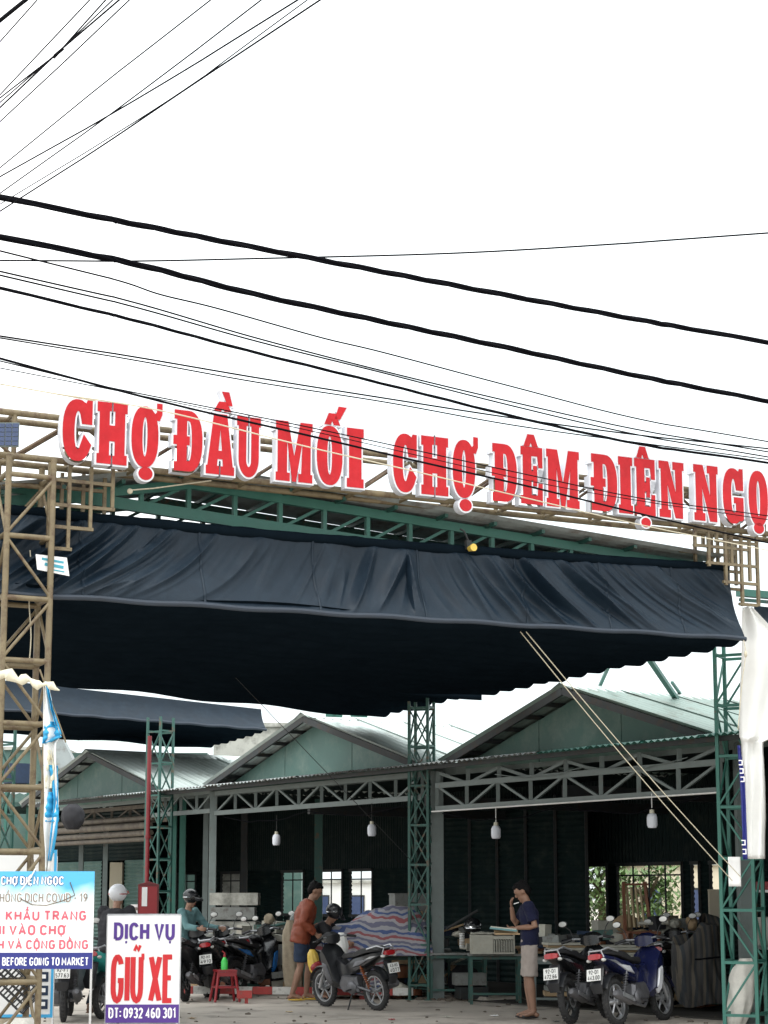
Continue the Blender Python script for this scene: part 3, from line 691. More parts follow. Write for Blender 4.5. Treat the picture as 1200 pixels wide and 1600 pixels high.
def quad_strip(fn, nu, nv): return MB().grid(fn, nu, nv)
for gi, ((sc, hw), az) in enumerate(zip(gables, apz)):
    if gi == 2: hw = 3.3
    # gable wall of upright sheets
    n = 6
    for i in range(n):
        a = -hw + .15 + (2 * hw - .3) * i / n; b = -hw + .15 + (2 * hw - .3) * (i + 1) / n - .006
        zt = lambda x: ZE - .05 + (az - ZE) * (1 - abs(x) / hw) - .03
        m = MB(); pts = [(a, ZE - .10), (b, ZE - .10), (b, max(ZE - .08, zt(b))), (a, max(ZE - .08, zt(a)))]
        r0 = .16 + .006 * (i % 2); o = []
        vs = [B(sc + x, r0, z) - HO for x, z in pts] + [B(sc + x, r0 + .02, z) - HO for x, z in pts]
        m.add(vs, [(0, 1, 2, 3), (7, 6, 5, 4), (0, 4, 5, 1), (1, 5, 6, 2), (2, 6, 7, 3), (3, 7, 4, 0)]); m.build('gable_sheet', 'gable_green' , hall)
    # roof sheets: ribs run down the slope
    nsh = 7; LR = 7.0
    for sd in (-1, 1):
        for i in range(nsh):
            ya = -.16 + LR * i / nsh; yb = -.16 + LR * (i + 1) / nsh + .04
            def fn(u, v, sd=sd, ya=ya, yb=yb, i=i):
                p = B(sc + sd * (hw + .12) * u, ya + (yb - ya) * v, az - (az - ZE) * (hw + .12) / hw * u + .05 + .004 * (i % 2) + .034 * math.cos(v * 6 * 2 * math.pi))
                return p - HO
            quad_strip(fn, 1, 48).build('roof_sheet', 'zinc_roof' if gi else 'zinc_green', hall, True, False)
        # rafters, barge board, purlins under the verge
        hb('barge_board', (sc, -.12, az - .02), (sc + sd * hw, -.12, ZE - .02), .02, 'dark_steel', 'box', .05)
        for k in range(1, 6):
            f = k / 6; hb('purlin', (sc + sd * hw * f, -.10, az - (az - ZE) * f - .02), (sc + sd * hw * f, 6.4, az - (az - ZE) * f - .02), .03, 'dark_steel')
    m = MB(); m.grid(lambda u, v: B(sc + (v - .5) * .5, -.18 + (LR + .04) * u, az + .10 - abs(v - .5) * .22) - HO, 14, 4); m.build('ridge_cap', 'zinc_roof', hall, False, False)
# eave strip (lean-to sheet edge in front of the gables)
s_end = sOf(60, -.3)
N = int((s_end + 2.2) / 1.05)
for i in range(N):
    a = -2.2 + i * 1.05; b = a + 1.09
    def fn(u, v): return B(a + (b - a) * v, .25 - .85 * u, ZE + .045 - .10 * u + .016 * math.cos(v * 9 * 2 * math.pi) + .004 * (i % 2)) - HO
    MB().grid(fn, 1, 36).build('eave_sheet', 'zinc_old' if i > 4 else 'teal_steel', hall, True, False)
hb('fascia', (-2.2, .20, ZE - .10), (s_end, .20, ZE - .10), .02, 'grey_steel', 'box', .07)
hb('fascia', (-2.2, -.42, ZE - .09), (s_end, -.42, ZE - .09), .015, 'dark_steel', 'box', .03)
# lattice girders
def girder(s0, s1, zl, zh, r, n, m, sub=False):
    for z in (zl, zh): hb('girder_chord', (s0, r, z), (s1, r, z), .03, m, 'box', .04)
    for i in range(n + 1):
        s_ = s0 + (s1 - s0) * i / n; hb('girder_upright', (s_, r + .005, zl), (s_, r + .005, zh), .027, m, 'box', .022)
        if i < n:
            s2 = s0 + (s1 - s0) * (i + 1) / n
            hb('girder_brace', (s_, r + .012, zl if i % 2 else zh), (s2, r + .012, zh if i % 2 else zl), .018, m, 'box')
rA = -.05
zA0 = (zOf(1129, 1232, rA) + zOf(700, 1265, rA)) / 2; zA1 = (zOf(1129, 1188, rA) + zOf(716, 1227, rA)) / 2; print('zA', zA0, zA1)
girder(.1, S1 - .35, zA0, zA1, rA, 8, 'grey_steel')
for i in range(9):
    s_ = .1 + (S1 - .45) * i / 8; hb('strut', (s_, rA + .03, zA1), (s_, rA + .03, ZE - .12), .03, 'grey_steel', 'box')
    if i < 8:
        s2 = .1 + (S1 - .45) * (i + 1) / 8
        hb('strut', (s_, rA + .045, zA1 if i % 2 else ZE - .14), (s2, rA + .045, ZE - .14 if i % 2 else zA1), .022, 'grey_steel', 'box')
hb('wire_bundle', (.05, rA - .06, zA0 - .03), (S1 - .3, rA - .06, zA0 - .04), .012, 'cloth_white', 'pipe')
sB1 = sOf(336); zB0 = (zOf(640, 1245) + zOf(336, 1273)) / 2
girder(S1 + .1, sB1, zB0, zB0 + .36, 0, 9, 'grey_steel')
girder(sB1 + .1, sB1 + 2.6, zB0 + .05, zB0 + .40, 0, 4, 'grey_steel')
girder(sOf(220), s_end, zB0 + .0, zB0 + .30, .6, 5, 'blind_brown')
# posts
def post(px, w, r, m, top=ZE - .1, name='post', par=None, z=0):
    s_ = sOf(px, r); return hb(name, (s_, r, z), (s_, r, top), w / 2, m, 'box', w / 2)
post(683, .19, .12, 'grey_steel', name='concrete_post')
post(1163, .2, .25, 'grey_steel', name='concrete_post')
post(333, .13, .0, 'grey_steel'); post(322, .10, .55, 'grey_steel'); post(498, .16, 3.0, 'green_steel'); post(382, .14, 3.4, 'dark_steel')
post(166, .10, .9, 'grey_steel', 3.0); post(128, .10, .9, 'grey_steel', 3.0); post(270, .16, .4, 'teal_steel'); post(286, .12, .9, 'teal_steel')
for s_ in (S1 + 3.4, S1, 3.2): hb('cross_beam', (s_, 0, 3.0), (s_, 6.8, 3.0), .04, 'dark_steel', 'box', .08)
# left bay: rolled timber blinds under the eave, shutters, a dark fan
sl0, sl1 = sOf(234, .35), sOf(70, .35)
for k, (z, rr) in enumerate(((2.95, .07), (2.80, .06), (2.68, .05), (3.10, .06))):
    hb('rolled_blind', (sl0, .35 + .03 * k, z), (sl1, .35 + .03 * k, z), rr, 'blind_brown', 'pipe')
def wall_sheet(s0, s1, r, z0, z1, m, name='shutter_panel', wave=.012, pitch=.085, vert=False):
    if vert: n = int((s1 - s0) / pitch); fn = lambda u, v: B(s0 + (s1 - s0) * v, r + wave * math.cos(v * n * 2 * math.pi), z0 + (z1 - z0) * u) - HO
    else: n = int((z1 - z0) / pitch); fn = lambda u, v: B(s0 + (s1 - s0) * u, r + wave * math.cos(v * n * 2 * math.pi), z0 + (z1 - z0) * v) - HO
    return MB().grid(fn, 1, max(4, n * 4)).build(name, m, hall, True, False)
for (x0, x1, zt) in ((228, 196, 2.35), (160, 130, 2.35), (125, 60, 2.35), (60, 0, 2.35)):
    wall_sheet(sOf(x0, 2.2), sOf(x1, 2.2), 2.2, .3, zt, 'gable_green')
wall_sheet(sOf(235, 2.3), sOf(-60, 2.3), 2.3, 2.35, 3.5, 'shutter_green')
hb('cream_pillar', (sOf(184, 2.1), 2.1, 0), (sOf(184, 2.1), 2.1, 2.3), .14, 'cream_wall', 'box')
# back wall: dark ribbed shutter, window openings, sill
RB = 5.0
def win(x0, x1): return (sOf(x1, RB), sOf(x0, RB))
SB0, SB1 = -3.5, sOf(210, RB); print('back wall', SB0, SB1)
ops = sorted([win(918, 948), win(965, 1065), win(1081, 1092), win(1110, 1126), win(503, 536), win(549, 583), win(443, 476), win(348, 378), win(281, 308)])
zt_, zs = 2.12, 1.12
cur = SB0; k = 0
for (a, b) in ops + [(SB1, SB1)]:
    while a - cur > .02:
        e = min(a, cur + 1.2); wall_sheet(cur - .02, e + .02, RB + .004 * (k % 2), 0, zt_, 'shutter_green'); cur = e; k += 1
    cur = max(cur, b)
cur = SB0
while cur < SB1 - .05:
    e = min(SB1, cur + 1.2); wall_sheet(cur - .02, e + .02, RB + .006, zt_ - .002, 4.5, 'shutter_green', vert=True); cur = e
for i, (a, b) in enumerate(ops):
    low = .0 if abs(b - win(918, 948)[1]) < .05 else zs
    if low: wall_sheet(a, b, RB + .02, 0, zs, 'shutter_green')
    w = hb('window_frame', (a - .02, RB - .03, zt_ - .03), (b + .02, RB - .03, zt_ - .03), .03, 'dark_steel')
    if low: hb('window_sill', (a - .02, RB - .03, zs + .02), (b + .02, RB - .03, zs + .02), .03, 'dark_steel')
    nb = max(1, int((b - a) / .38))
    for j in range(nb + 1):
        s_ = a + (b - a) * j / nb; hb('window_bar', (s_, RB - .02, low + .02), (s_, RB - .02, zt_ - .04), .022 if j in (0, nb) else .014, 'dark_steel', 'box')
    if b - a > .8: hb('window_bar', (a, RB - .015, zt_ - .22), (b, RB - .015, zt_ - .22), .014, 'dark_steel', 'box')
# end walls so the hall stays dark, and the hall floor (a low slab)
def cross_wall(s_, r0, r1, z1, m):
    n = 28; fn = lambda u, v: B(s_ + .012 * math.cos(v * n * 2 * math.pi), r0 + (r1 - r0) * v, z1 * u) - HO
    MB().grid(fn, 1, n * 4).build('side_wall', m, hall, True, False)
cross_wall(SB0, -.2, 5, 4.4, 'shutter_green'); cross_wall(SB1, 2.3, 5, 4.4, 'shutter_green')
# partition of ribbed shutters behind the man (right bay), with joints
sp0, sp1 = sOf(918, 4.2), sOf(694, 4.2)
n = 5
for i in range(n):
    a = sp0 + (sp1 - sp0) * i / n; b = sp0 + (sp1 - sp0) * (i + 1) / n - .03
    wall_sheet(a, b, 4.2, 0, 3.3, 'shutter_green', 'shutter_panel', .014, .10)
    hb('shutter_rail', (a, 4.17, 0), (a, 4.17, 3.3), .025, 'dark_steel', 'box')
m = MB(); m.grid(lambda u, v: B(SB0 + (SB1 - SB0) * u, .24 + 6.6 * v, ZE + .02) - HO, 6, 3); m.build('skylight_blocker', 'shutter_green', hall)  # added flat sheet under the open gables, keeps skylight out of the hall
# ceiling-level sheets of the far side so no sky shows through
MB().grid(lambda u, v: B(SB0 + (SB1 + 4 - SB0) * u, 6.6 + .3 * v, 2.2 + 2.1 * v) - HO, 2, 1).build('back_parapet', 'old_wall', hall)
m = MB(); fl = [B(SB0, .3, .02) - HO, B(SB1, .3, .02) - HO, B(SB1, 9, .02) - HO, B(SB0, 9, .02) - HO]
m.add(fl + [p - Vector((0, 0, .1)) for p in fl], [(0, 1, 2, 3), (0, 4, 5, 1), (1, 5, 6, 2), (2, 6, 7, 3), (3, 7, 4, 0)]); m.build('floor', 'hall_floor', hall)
# hanging bulbs
for (px, py, yt, lab) in ((432, 1312, 1274, 'hanging bulb lamp furthest left under the girder'), (581, 1297, 1255, 'hanging bulb lamp just left of the middle lattice column'), (775, 1300, 1262, 'hanging bulb lamp between the middle column and the man in navy'), (1019, 1282, 1240, 'hanging bulb lamp nearest the right lattice column')):
    pl0 = (G0 + RD * -.1, ED); pp = PL(px, py, pl0); pt = PL(px, yt, pl0)
    t = thing('bulb_lamp', lab, 'lamp', (pp.x, pp.y, pp.z - .13), 0, 'white bulb lamps hanging under the hall girders')
    b = MB(); pr_ = [(0, .03), (.055, .035), (.07, .07), (.07, .17), (.055, .21), (.03, .225), (.0, .23)]
    vs = []; fs = []
    for i, (r_, z_) in enumerate(pr_):
        for k in range(14): vs.append((r_ * math.cos(k * math.pi / 7), r_ * math.sin(k * math.pi / 7), z_))
    for i in range(len(pr_) - 1):
        for k in range(14): fs.append((i * 14 + k, i * 14 + (k + 1) % 14, (i + 1) * 14 + (k + 1) % 14, (i + 1) * 14 + k))
    b.add(vs, fs); b.build('bulb', 'bulb_white', t, True)
    MB().tube([(0, 0, .21), (0, 0, .27)], [.036, .03], 10).build('socket', 'bulb_base', t, True)
    bar(t, 'flex', (0, 0, .26), (0, 0, pt.z - pp.z + .13), .006, 'cloth_white' if px > 700 else 'dark_steel')

# green steel props standing on the right roof
for (x0, y0, x1, y1, lab) in ((663, 0, 0, 0, ''),):
    pass
def prop(lab, a, b, r, foot):
    t = thing('roof_prop', lab, 'strut', a); bar(t, 'strut', (0, 0, 0), b - a, r, 'teal_steel', 'box', r * .8)
    bar(t, 'foot_plate', (-.13, .03, -.02), (.15, .03, -.03), .04, 'teal_steel', 'box'); return t
prop('green steel prop rising to the left from the right roof ridge', P(934, 1079, 26.5), P(956, 1030, 24.5), .022, 0)
prop('green steel prop leaning over the right roof with two foot plates', P(1063, 1101, 26.3), P(1012, 1026, 24.2), .035, 0)
prop('short green prop behind the big leaning one on right roof', P(1070, 1094, 26.9), P(1050, 1066, 26.0), .02, 0)
prop('orange brown stub prop on the ridge of the middle roof', P(521, 1114, 30.5), P(526, 1103, 30), .02, 0)
prop('second stub prop on the ridge of the middle roof', P(560, 1114, 30.5), P(550, 1103, 30), .02, 0)

# ---------------------------------------------------------------- beyond the hall
def block(name, lab, cat, px0, px1, ytop, Y, dp, m, windows=0, rot=0, z0=0):
    a = P(px0, ytop, Y); b = P(px1, ytop, Y); w = abs(b.x - a.x); h = a.z - z0
    t = thing(name, lab, cat, ((a.x + b.x) / 2, Y, z0), rot)
    MB().box((0, dp / 2, h / 2), (w, dp, h)).build('wall', m, t)
    MB().box((0, dp / 2, h + .05), (w + .2, dp + .2, .1)).build('parapet', 'old_wall', t)
    for i in range(windows):
        x = -w / 2 + w * (i + .5) / windows; f = MB().box((x, -.03, h * .55), (w / windows * .45, .06, 1.0)).build('window', 'dark_steel', t)
        MB().box((x, -.065, h * .55), (w / windows * .38, .01, .9)).build('pane', 'solar', f)
    return t
block('concrete_wall', 'weathered grey concrete wall top showing above the left white roof', 'wall', 334, 443, 1136, 46, .4, 'old_wall')
block('low_building', 'pale plastered house beyond the hall seen through the right window', 'building', 985, 1180, 1352, 42, 5, 'cream_wall', 3)
block('low_building', 'white plastered house beyond the hall seen through the middle windows', 'building', 420, 640, 1380, 60, 5, 'plaster_white', 4)
# more pale roofs behind on the left
def far_roof(lab, px0, px1, yr, ye, Y, m):
    a = P(px0, ye, Y); b = P(px1, ye, Y); r = P((px0 + px1) / 2, yr, Y + 3); t = thing('far_roof', lab, 'roof', (a.x, Y, 0)); w = b.x - a.x
    for i in range(max(2, int(w / 1.05))):
        n_ = max(2, int(w / 1.05)); x0 = w * i / n_; x1 = w * (i + 1) / n_ + .03
        MB().grid(lambda u, v: (x0 + (x1 - x0) * v, 3 * u, a.z + (r.z - a.z) * u + .02 * math.cos(v * 6 * 2 * math.pi)), 1, 24).build('roof_sheet', m, t, True, False)
    MB().box((w / 2, 1.6, a.z / 2 - .1), (w - .3, 2.6, a.z - .2)).build('wall', 'gable_green', t)
    return t
far_roof('pale metal roof behind the left gable with a dark seam', 225, 480, 1146, 1172, 50, 'zinc_roof')
far_roof('pale blue green roof far left above the left gable', 60, 330, 1140, 1165, 56, 'zinc_roof')
far_roof('low metal roof at the far left edge behind the tower', -60, 95, 1225, 1240, 46, 'zinc_old')
block('low_building', 'teal painted upper storey behind the brown tower at far left', 'building', -80, 96, 1172, 58, 6, 'gable_green', 4)
t = thing('water_tank', 'dark blue grey tank on posts seen through the brown tower', 'tank', P(27, 1245, 42)); tt = MB()
tt.tube([(0, 0, .3), (0, 0, .75)], [.32, .30], 14).build('tank', 'jeans', t, True)
for x in (-.25, .25): bar(t, 'leg', (x, 0, -1.0), (x, 0, .3), .03, 'teal_steel', 'box')
t = thing('roof_rubble', 'dark grey pitched canopy end beside the left gable', 'canopy', P(95, 1195, 44))
MB().poly([(-.3, .2), (-.05, .75), (.35, .0), (.1, -.25)], [], 0, .5).build('panel', 'zinc_old', t)
# trees beyond the back windows
def tree(lab, c, h, r, n, seed):
    t = thing('tree', lab, 'tree', c, 0, 'trees behind the hall'); rnd = random.Random(seed)
    tr = MB().tube([(0, 0, 0), (.1, 0, h * .4), (.0, .1, h * .75)], [.14, .1, .05], 8)
    for k in range(5):
        a = k * 1.3; tr.tube([(0.05, 0, h * (.35 + .08 * k)), (math.cos(a) * r * .6, math.sin(a) * r * .6, h * (.55 + .08 * k))], [.06, .02], 6)
    tr.build('trunk', 'bark', t, True); m = MB()
    for i in range(n):
        cl = rnd.randrange(14); cc = Vector((math.sin(cl * 2.1) * r * .6, math.cos(cl * 3.3) * r * .6, h * (.38 + .04 * cl)))
        p = cc + Vector((rnd.gauss(0, r * .25), rnd.gauss(0, r * .25), rnd.gauss(0, r * .22))); q = Matrix.Rotation(rnd.uniform(0, 6.3), 4, 'Z') @ Matrix.Rotation(rnd.uniform(-1, 1), 4, 'X'); L = rnd.uniform(.06, .13)
        m.add([(-L * .4, 0, 0), (0, -L, .0), (L * .4, 0, 0), (0, L, .02)], [(0, 1, 2, 3)], Matrix.Translation(p) @ q)
    m.build('crown', 'leaf', t, False, False)
tree('leafy green tree seen through the open doorway at right of the shutters', P(935, 1400, 44).xy.to_3d(), 2.9, 1.5, 3500, 1)
tree('smaller leafy tree behind the barred window', P(1010, 1400, 40).xy.to_3d(), 2.3, .8, 1500, 2)

# kerb rail painted red and white in front of the left stalls
kp0 = P(358, 1545, 28.6); kp1 = P(640, 1549, 28.2)
a = Vector((kp0.x, kp0.y, 0)); b = Vector((kp1.x, kp1.y, 0)); a = a + (a - b) * .42
t = thing('kerb_rail', 'low concrete rail painted in red and white blocks before the left stalls', 'kerb', a, math.atan2((b - a).y, (b - a).x)); L = (b - a).length
x = 0; i = 0
while x < L:
    MB().box((x + .155, 0, .12), (.305, .11, .11)).build('block', 'kerb_red' if i % 2 else 'kerb_white', t)
    if i % 3 == 1: MB().box((x + .15, 0, .03), (.08, .08, .14)).build('stub_leg', 'kerb_red', t)
    x += .31; i += 1
t = thing('kerb_rail', 'short piece of red painted rail lying by the red stool', 'kerb', P(382, 1548, 27.2).xy.to_3d(), .05)
MB().box((0, 0, .13), (.22, .1, .11)).build('block', 'kerb_red', t); MB().box((.03, 0, .05), (.05, .05, .1)).build('stub_leg', 'kerb_red', t)
c = G(720, 1560)
t = thing('floor_slab', 'broken concrete threshold slab beside the middle grey post', 'slab', c, EA)
m = MB()
m.grid(lambda u, v: (-.9 + 1.9 * u, -.3 + .75 * v + .08 * noise.noise(Vector((u * 5, 1, 0))), .05 + .03 * noise.noise(Vector((u * 6, v * 4, 0))) - (.08 if v in (0, 1) or u in (0, 1) else 0)), 24, 10); m.build('slab', 'concrete', t)

for (lb_, s0_, s1_, z_, sg_) in (('sagging black cord strung between the bulbs of the right bay', .4, 5.9, 2.78, .16), ('sagging black cord strung between the bulbs of the middle bay', 6.8, 12.6, 2.96, .14), ('loose grey cord drooping along the right girder top', .6, 4.6, 3.30, .10)):
    t = thing('power_cord', lb_, 'cord', B(s0_, -.12, z_)); MB().tube([B(s0_ + (s1_ - s0_) * i / 24, -.12, z_ - sg_ * abs(math.sin(math.pi * i / 12)) * (1 - .3 * (i % 5) / 5)) - t.location for i in range(25)], .007, 6).build('cord', 'cable_black' if 'black' in lb_ else 'grey_steel', t, True)
# ---------------------------------------------------------------- motorbikes
def wheel(t, x, R, m_rim, spokes=5):
    w = MB().torus((x, 0, R), R - .042, .043, 'Y', 32, 8, .95)
    for k in range(32):                      # tread blocks
        a = 2 * math.pi * k / 32; w.box((x + (R - .001) * math.cos(a), 0, R + (R - .001) * math.sin(a)), (.012, .05, .022), Matrix.Rotation(-a, 4, 'Y'))
    w = w.build('wheel', 'tyre', t, True)
    r = MB().torus((x, 0, R), R - .082, .014, 'Y', 32, 6, 2.2).tube([(x, -.06, R), (x, .06, R)], .035, 12)
    for k in range(spokes):
        a = 2 * math.pi * k / spokes + .3; r.tube([(x + .03 * math.cos(a), 0, R + .03 * math.sin(a)), (x + (R - .085) * math.cos(a), 0, R + (R - .085) * math.sin(a))], .013 if spokes < 10 else .003, 6)
    r.build('rim', m_rim, w, True)
    d = MB().torus((x, -.055, R), .085, .012, 'Y', 24, 4, .25); d.build('brake_disc', 'alloy', w, True)
def strip_arc(mb, cx, cz, R, a0, a1, w, n=12, dr=0.0):
    o = len(mb.v)
    for i in range(n + 1):
        a = math.radians(a0 + (a1 - a0) * i / n)
        for (y, k) in ((-w, -.018), (-w * .6, 0), (w * .6, 0), (w, -.018)):
            mb.v.append(Vector((cx + (R + k) * math.cos(a), y, cz + (R + k) * math.sin(a))))
    for i in range(n):
        for j in range(3): mb.f.append((o + i * 4 + j, o + i * 4 + j + 1, o + i * 4 + 5 + j, o + i * 4 + 4 + j))
    return mb
def motorbike(label, loc, head, body, accent, plate=None, style='bike', rim='alloy', lean=-.13, steer=.15, group='motorbikes parked in front of the stalls', mirrors=True, spring='engine_metal', box=False, s=1.0, name='motorbike', cat='motorbike'):
    t = thing(name, label, cat, loc, head, group); t.rotation_euler = (lean, 0, head); t.scale = (s, s, s)
    R = .285 if style == 'bike' else .265
    wheel(t, 0, R, rim); wheel(t, 1.24, R, rim)
    if style == 'bike':
        MB().prof([(-.33, .80), (-.36, .87), (-.20, .86), (.10, .80), (.42, .74), (.60, .62), (.52, .50), (.36, .52), (.12, .62), (-.12, .72)], .105, .75).build('side_panel', body, t, True)
        MB().prof([(-.30, .885), (-.12, .915), (.18, .88), (.36, .80), (.60, .80), (.66, .76), (.62, .72), (.30, .76), (.0, .83), (-.28, .86)], .12, .82).build('seat', 'seat_black', t, True)
        MB().prof([(.70, .34), (.80, .62), (.93, .82), (1.03, .93), (1.10, .86), (1.06, .68), (.98, .50), (.84, .30)], .185, .72, .5).build('leg_shield', body, t, True)
        MB().prof([(.78, .40), (.90, .66), (1.02, .70), (.98, .52), (.86, .34)], .205, .7, .2).build('fairing_side', accent, t, True)
        MB().prof([(.52, .62), (.80, .74), (.86, .62), (.74, .44), (.50, .46)], .075, .8).build('spine_cover', body, t, True)
        MB().prof([(-.05, .74), (.30, .70), (.40, .60), (.20, .64)], .118, .7, .1).build('graphic_panel', accent, t, True)
    else:
        MB().prof([(-.36, .78), (-.40, .86), (-.20, .86), (.20, .80), (.46, .76), (.56, .50), (.46, .30), (.28, .40), (.08, .56), (-.15, .66)], .15, .7).build('side_panel', body, t, True)
        MB().prof([(-.34, .875), (-.14, .915), (.14, .88), (.34, .83), (.56, .84), (.60, .78), (.3, .76), (.0, .81), (-.32, .84)], .145, .8).build('seat', 'seat_black', t, True)
        MB().prof([(.50, .27), (.84, .27), (.88, .34), (.52, .36)], .17, .9).build('footboard', 'black_plastic', t, True)
        MB().prof([(.80, .26), (.84, .56), (.92, .84), (1.0, .98), (1.12, .92), (1.12, .72), (1.04, .46), (.92, .24)], .205, .66, .55).build('leg_shield', body, t, True)
        MB().prof([(-.12, .36), (.05, .42), (.40, .40), (.46, .26), (.20, .18), (-.06, .22)], .06, .8, .3, .10).build('belt_case', 'engine_metal', t, True)
    MB().prof([(.90, .93), (1.10, .96), (1.13, 1.03), (1.02, 1.10), (.90, 1.06)], .13, .62, .6).build('headlight_cowl', body, t, True)
    MB().ell((1.115, 0, .99), (.04, .09, .055), 14, 8).build('headlight', 'lamp_clear', t, True)
    MB().prof([(-.34, .79), (-.415, .80), (-.40, .865), (-.31, .87)], .085, .7, .5).build('tail_light', 'lamp_red', t, True)
    for y in (-.10, .10): MB().ell((-.35, y, .79), (.045, .028, .022), 10, 6).build('turn_signal', 'lamp_clear', t, True)
    f = MB(); strip_arc(f, 1.24, R, R + .035, 20, 150, .062); f.build('front_fender', body, t, True, False, .006)
    f = MB(); strip_arc(f, 0, R, R + .06, 45, 150, .07); f.tube([(-.30, 0, .72), (-.43, 0, .50), (-.40, 0, .40)], [.05, .06, .045], 8, True, (.35, 1.4)); f.build('rear_fender', 'black_plastic', t, True, True)
    f = MB()
    for y in (-.085, .085): f.tube([(.98, y * .8, .86), (1.16, y, .46), (1.24, y, R)], [.022, .026, .03], 10)
    f.build('front_fork', 'alloy', t, True)
    f = MB()
    for y in (-.09, .09): f.tube([(.38, y * .8, .34), (.0, y, R)], .022, 8)
    f.build('swing_arm', 'engine_metal', t, True)
    for y in (-.12, .12):
        f = MB()
        for k in range(9): f.torus((-.0 + .018 * k, y, .36 + .03 * k), .026, .007, 'Z', 12, 5)
        f.tube([(0, y, .32), (.17, y, .64)], .012, 6); f.build('shock_absorber', spring, t, True)
    f = MB().prof([(.30, .26), (.66, .24), (.76, .36), (.66, .50), (.34, .48)], .11, .85); f.ell((.42, -.11, .32), (.10, .04, .10), 14, 8).ell((.42, .11, .32), (.10, .04, .10), 14, 8)
    for k in range(5): f.box((.74, 0, .33 + .03 * k), (.13, .13, .008))
    f.build('engine', 'engine_metal', t, True)
    f = MB().tube([(.72, -.06, .26), (.50, -.13, .20), (.22, -.15, .24), (.12, -.16, .27)], .018, 8); f.tube([(.14, -.16, .265), (.08, -.16, .28), (-.26, -.17, .38), (-.30, -.17, .39)], [.03, .052, .056, .03], 12)
    f.build('exhaust', 'engine_metal', t, True)
    MB().box((-.06, -.222, .335), (.26, .006, .05), Matrix.Rotation(.29, 4, 'Y')).build('heat_shield', 'alloy', t)
    f = MB().tube([(.86, -.34, 1.0), (.90, -.22, 1.03), (.98, -.06, 1.02), (.98, .06, 1.02), (.90, .22, 1.03), (.86, .34, 1.0)], .013, 8); f.build('handlebar', 'alloy', t, True)
    for y in (-1, 1):
        MB().tube([(.90, y * .22, 1.03), (.855, y * .36, .998)], .019, 10).build('grip', 'seat_black', t, True)
        MB().tube([(.93, y * .20, 1.01), (.95, y * .36, .99)], .006, 6).build('brake_lever', 'alloy', t, True)
        if mirrors:
            f = MB().tube([(.92, y * .20, 1.03), (.94, y * .25, 1.15), (.92, y * .30, 1.20)], .006, 6).ell((.92, y * .33, 1.235), (.016, .062, .042), 14, 8); f = f.build('mirror', 'black_plastic', t, True)
            MB().ell((.905, y * .33, 1.235), (.006, .054, .035), 14, 6).build('mirror_glass', 'lamp_clear', f, True)
        MB().tube([(.40, y * .13, .30), (.40, y * .24, .29)], .014, 8).build('foot_peg', 'seat_black', t, True)
    MB().tube([(-.34, -.1, .82), (-.36, -.08, .90), (-.25, -.12, .93), (-.02, -.13, .88)], .012, 6).tube([(-.34, .1, .82), (-.36, .08, .90), (-.25, .12, .93), (-.02, .13, .88)], .012, 6).tube([(-.36, -.08, .9), (-.36, .08, .9)], .012, 6).build('grab_rail', 'alloy', t, True)
    for (y, z_) in ((.05, .0), (-.05, .02), (.09, -.02)): MB().tube([(.93, y * 3.2, 1.02), (1.04, y * 1.6, 1.06 + z_), (1.10, y, .92), (1.06, y * .8, .66), (1.2, y * 1.6, .36)], .0045, 5).build('control_cable', 'cable_black', t, True)
    MB().prof([(-.28, .80), (-.05, .78), (.12, .72), (-.06, .74)], .112, .7, .1).build('decal', 'alloy', t, True)
    MB().tube([(.42, .10, .26), (.36, .26, .02)], .011, 6).build('kickstand', 'dark_steel', t, True)
    if box: MB().prof([(.62, .62), (.86, .72), (.9, .55), (.66, .5)], .15, .8).build('basket', 'black_plastic', t)
    if plate:
        p = MB().box((0, 0, 0), (.19, .008, .14)).build('licence_plate', 'plate_white', t)
        p.location = (-.455, 0, .62); p.rotation_euler = (math.radians(-14), 0, math.radians(-90))
        lettering(p, 'plate_number', plate[0], -.065, .065, .012, .042, 'ink_black', -.006, t=.15); lettering(p, 'plate_number', plate[1], -.08, .08, -.056, .045, 'ink_black', -.006, t=.15)
    return t
def heading(px0, py0, px1, py1): a = G(px0, py0); b = G(px1, py1); return math.atan2(b.y - a.y, b.x - a.x)
R_ = math.radians
motorbike('navy and white motorbike nearest the right column, plate 443.00', G(966, 1603), R_(55), 'paint_navy', 'paint_white', ('92-D1', '443.00'), 'bike', 'alloy', lean=-.12)
motorbike('black motorbike with dark red tail, plate 472.66, left of the navy and white one', G(893, 1600), R_(62), 'paint_black', 'paint_maroon', ('92-D1', '472.66'), 'bike', 'dark_steel', lean=-.12)
motorbike('dusty silver and orange motorbike in the middle of the yard before the striped heap', G(590, 1579), R_(128), 'black_plastic', 'engine_metal', ('43-H1', '4077'), 'bike', 'alloy', lean=-.10, mirrors=False, spring='paint_orange', s=.96)
motorbike('black scooter behind the navy and white motorbike beside the covered load', G(1048, 1577), R_(70), 'paint_black', 'dark_steel', None, 'scooter', 'dark_steel')
motorbike('black motorbike wedged between the dark tailed bike and the navy one', G(1000, 1572), R_(66), 'paint_black', 'black_plastic', None, 'bike', 'dark_steel')
motorbike('dark motorbike standing furthest back in front of the covered load', G(1075, 1566), R_(80), 'black_plastic', 'paint_black', None, 'bike', 'dark_steel')
lb = 'motorbikes crowded behind the parking sign'
motorbike('black scooter with pale plate beside the red stool and green bottle', G(338, 1562), R_(84), 'paint_black', 'black_plastic', ('92-H1', '4910'), 'scooter', 'dark_steel', group=lb)
motorbike('black motorbike with a bright blue side panel in the left row', G(372, 1558), R_(62), 'paint_black', 'paint_blue', None, 'bike', 'dark_steel', group=lb)
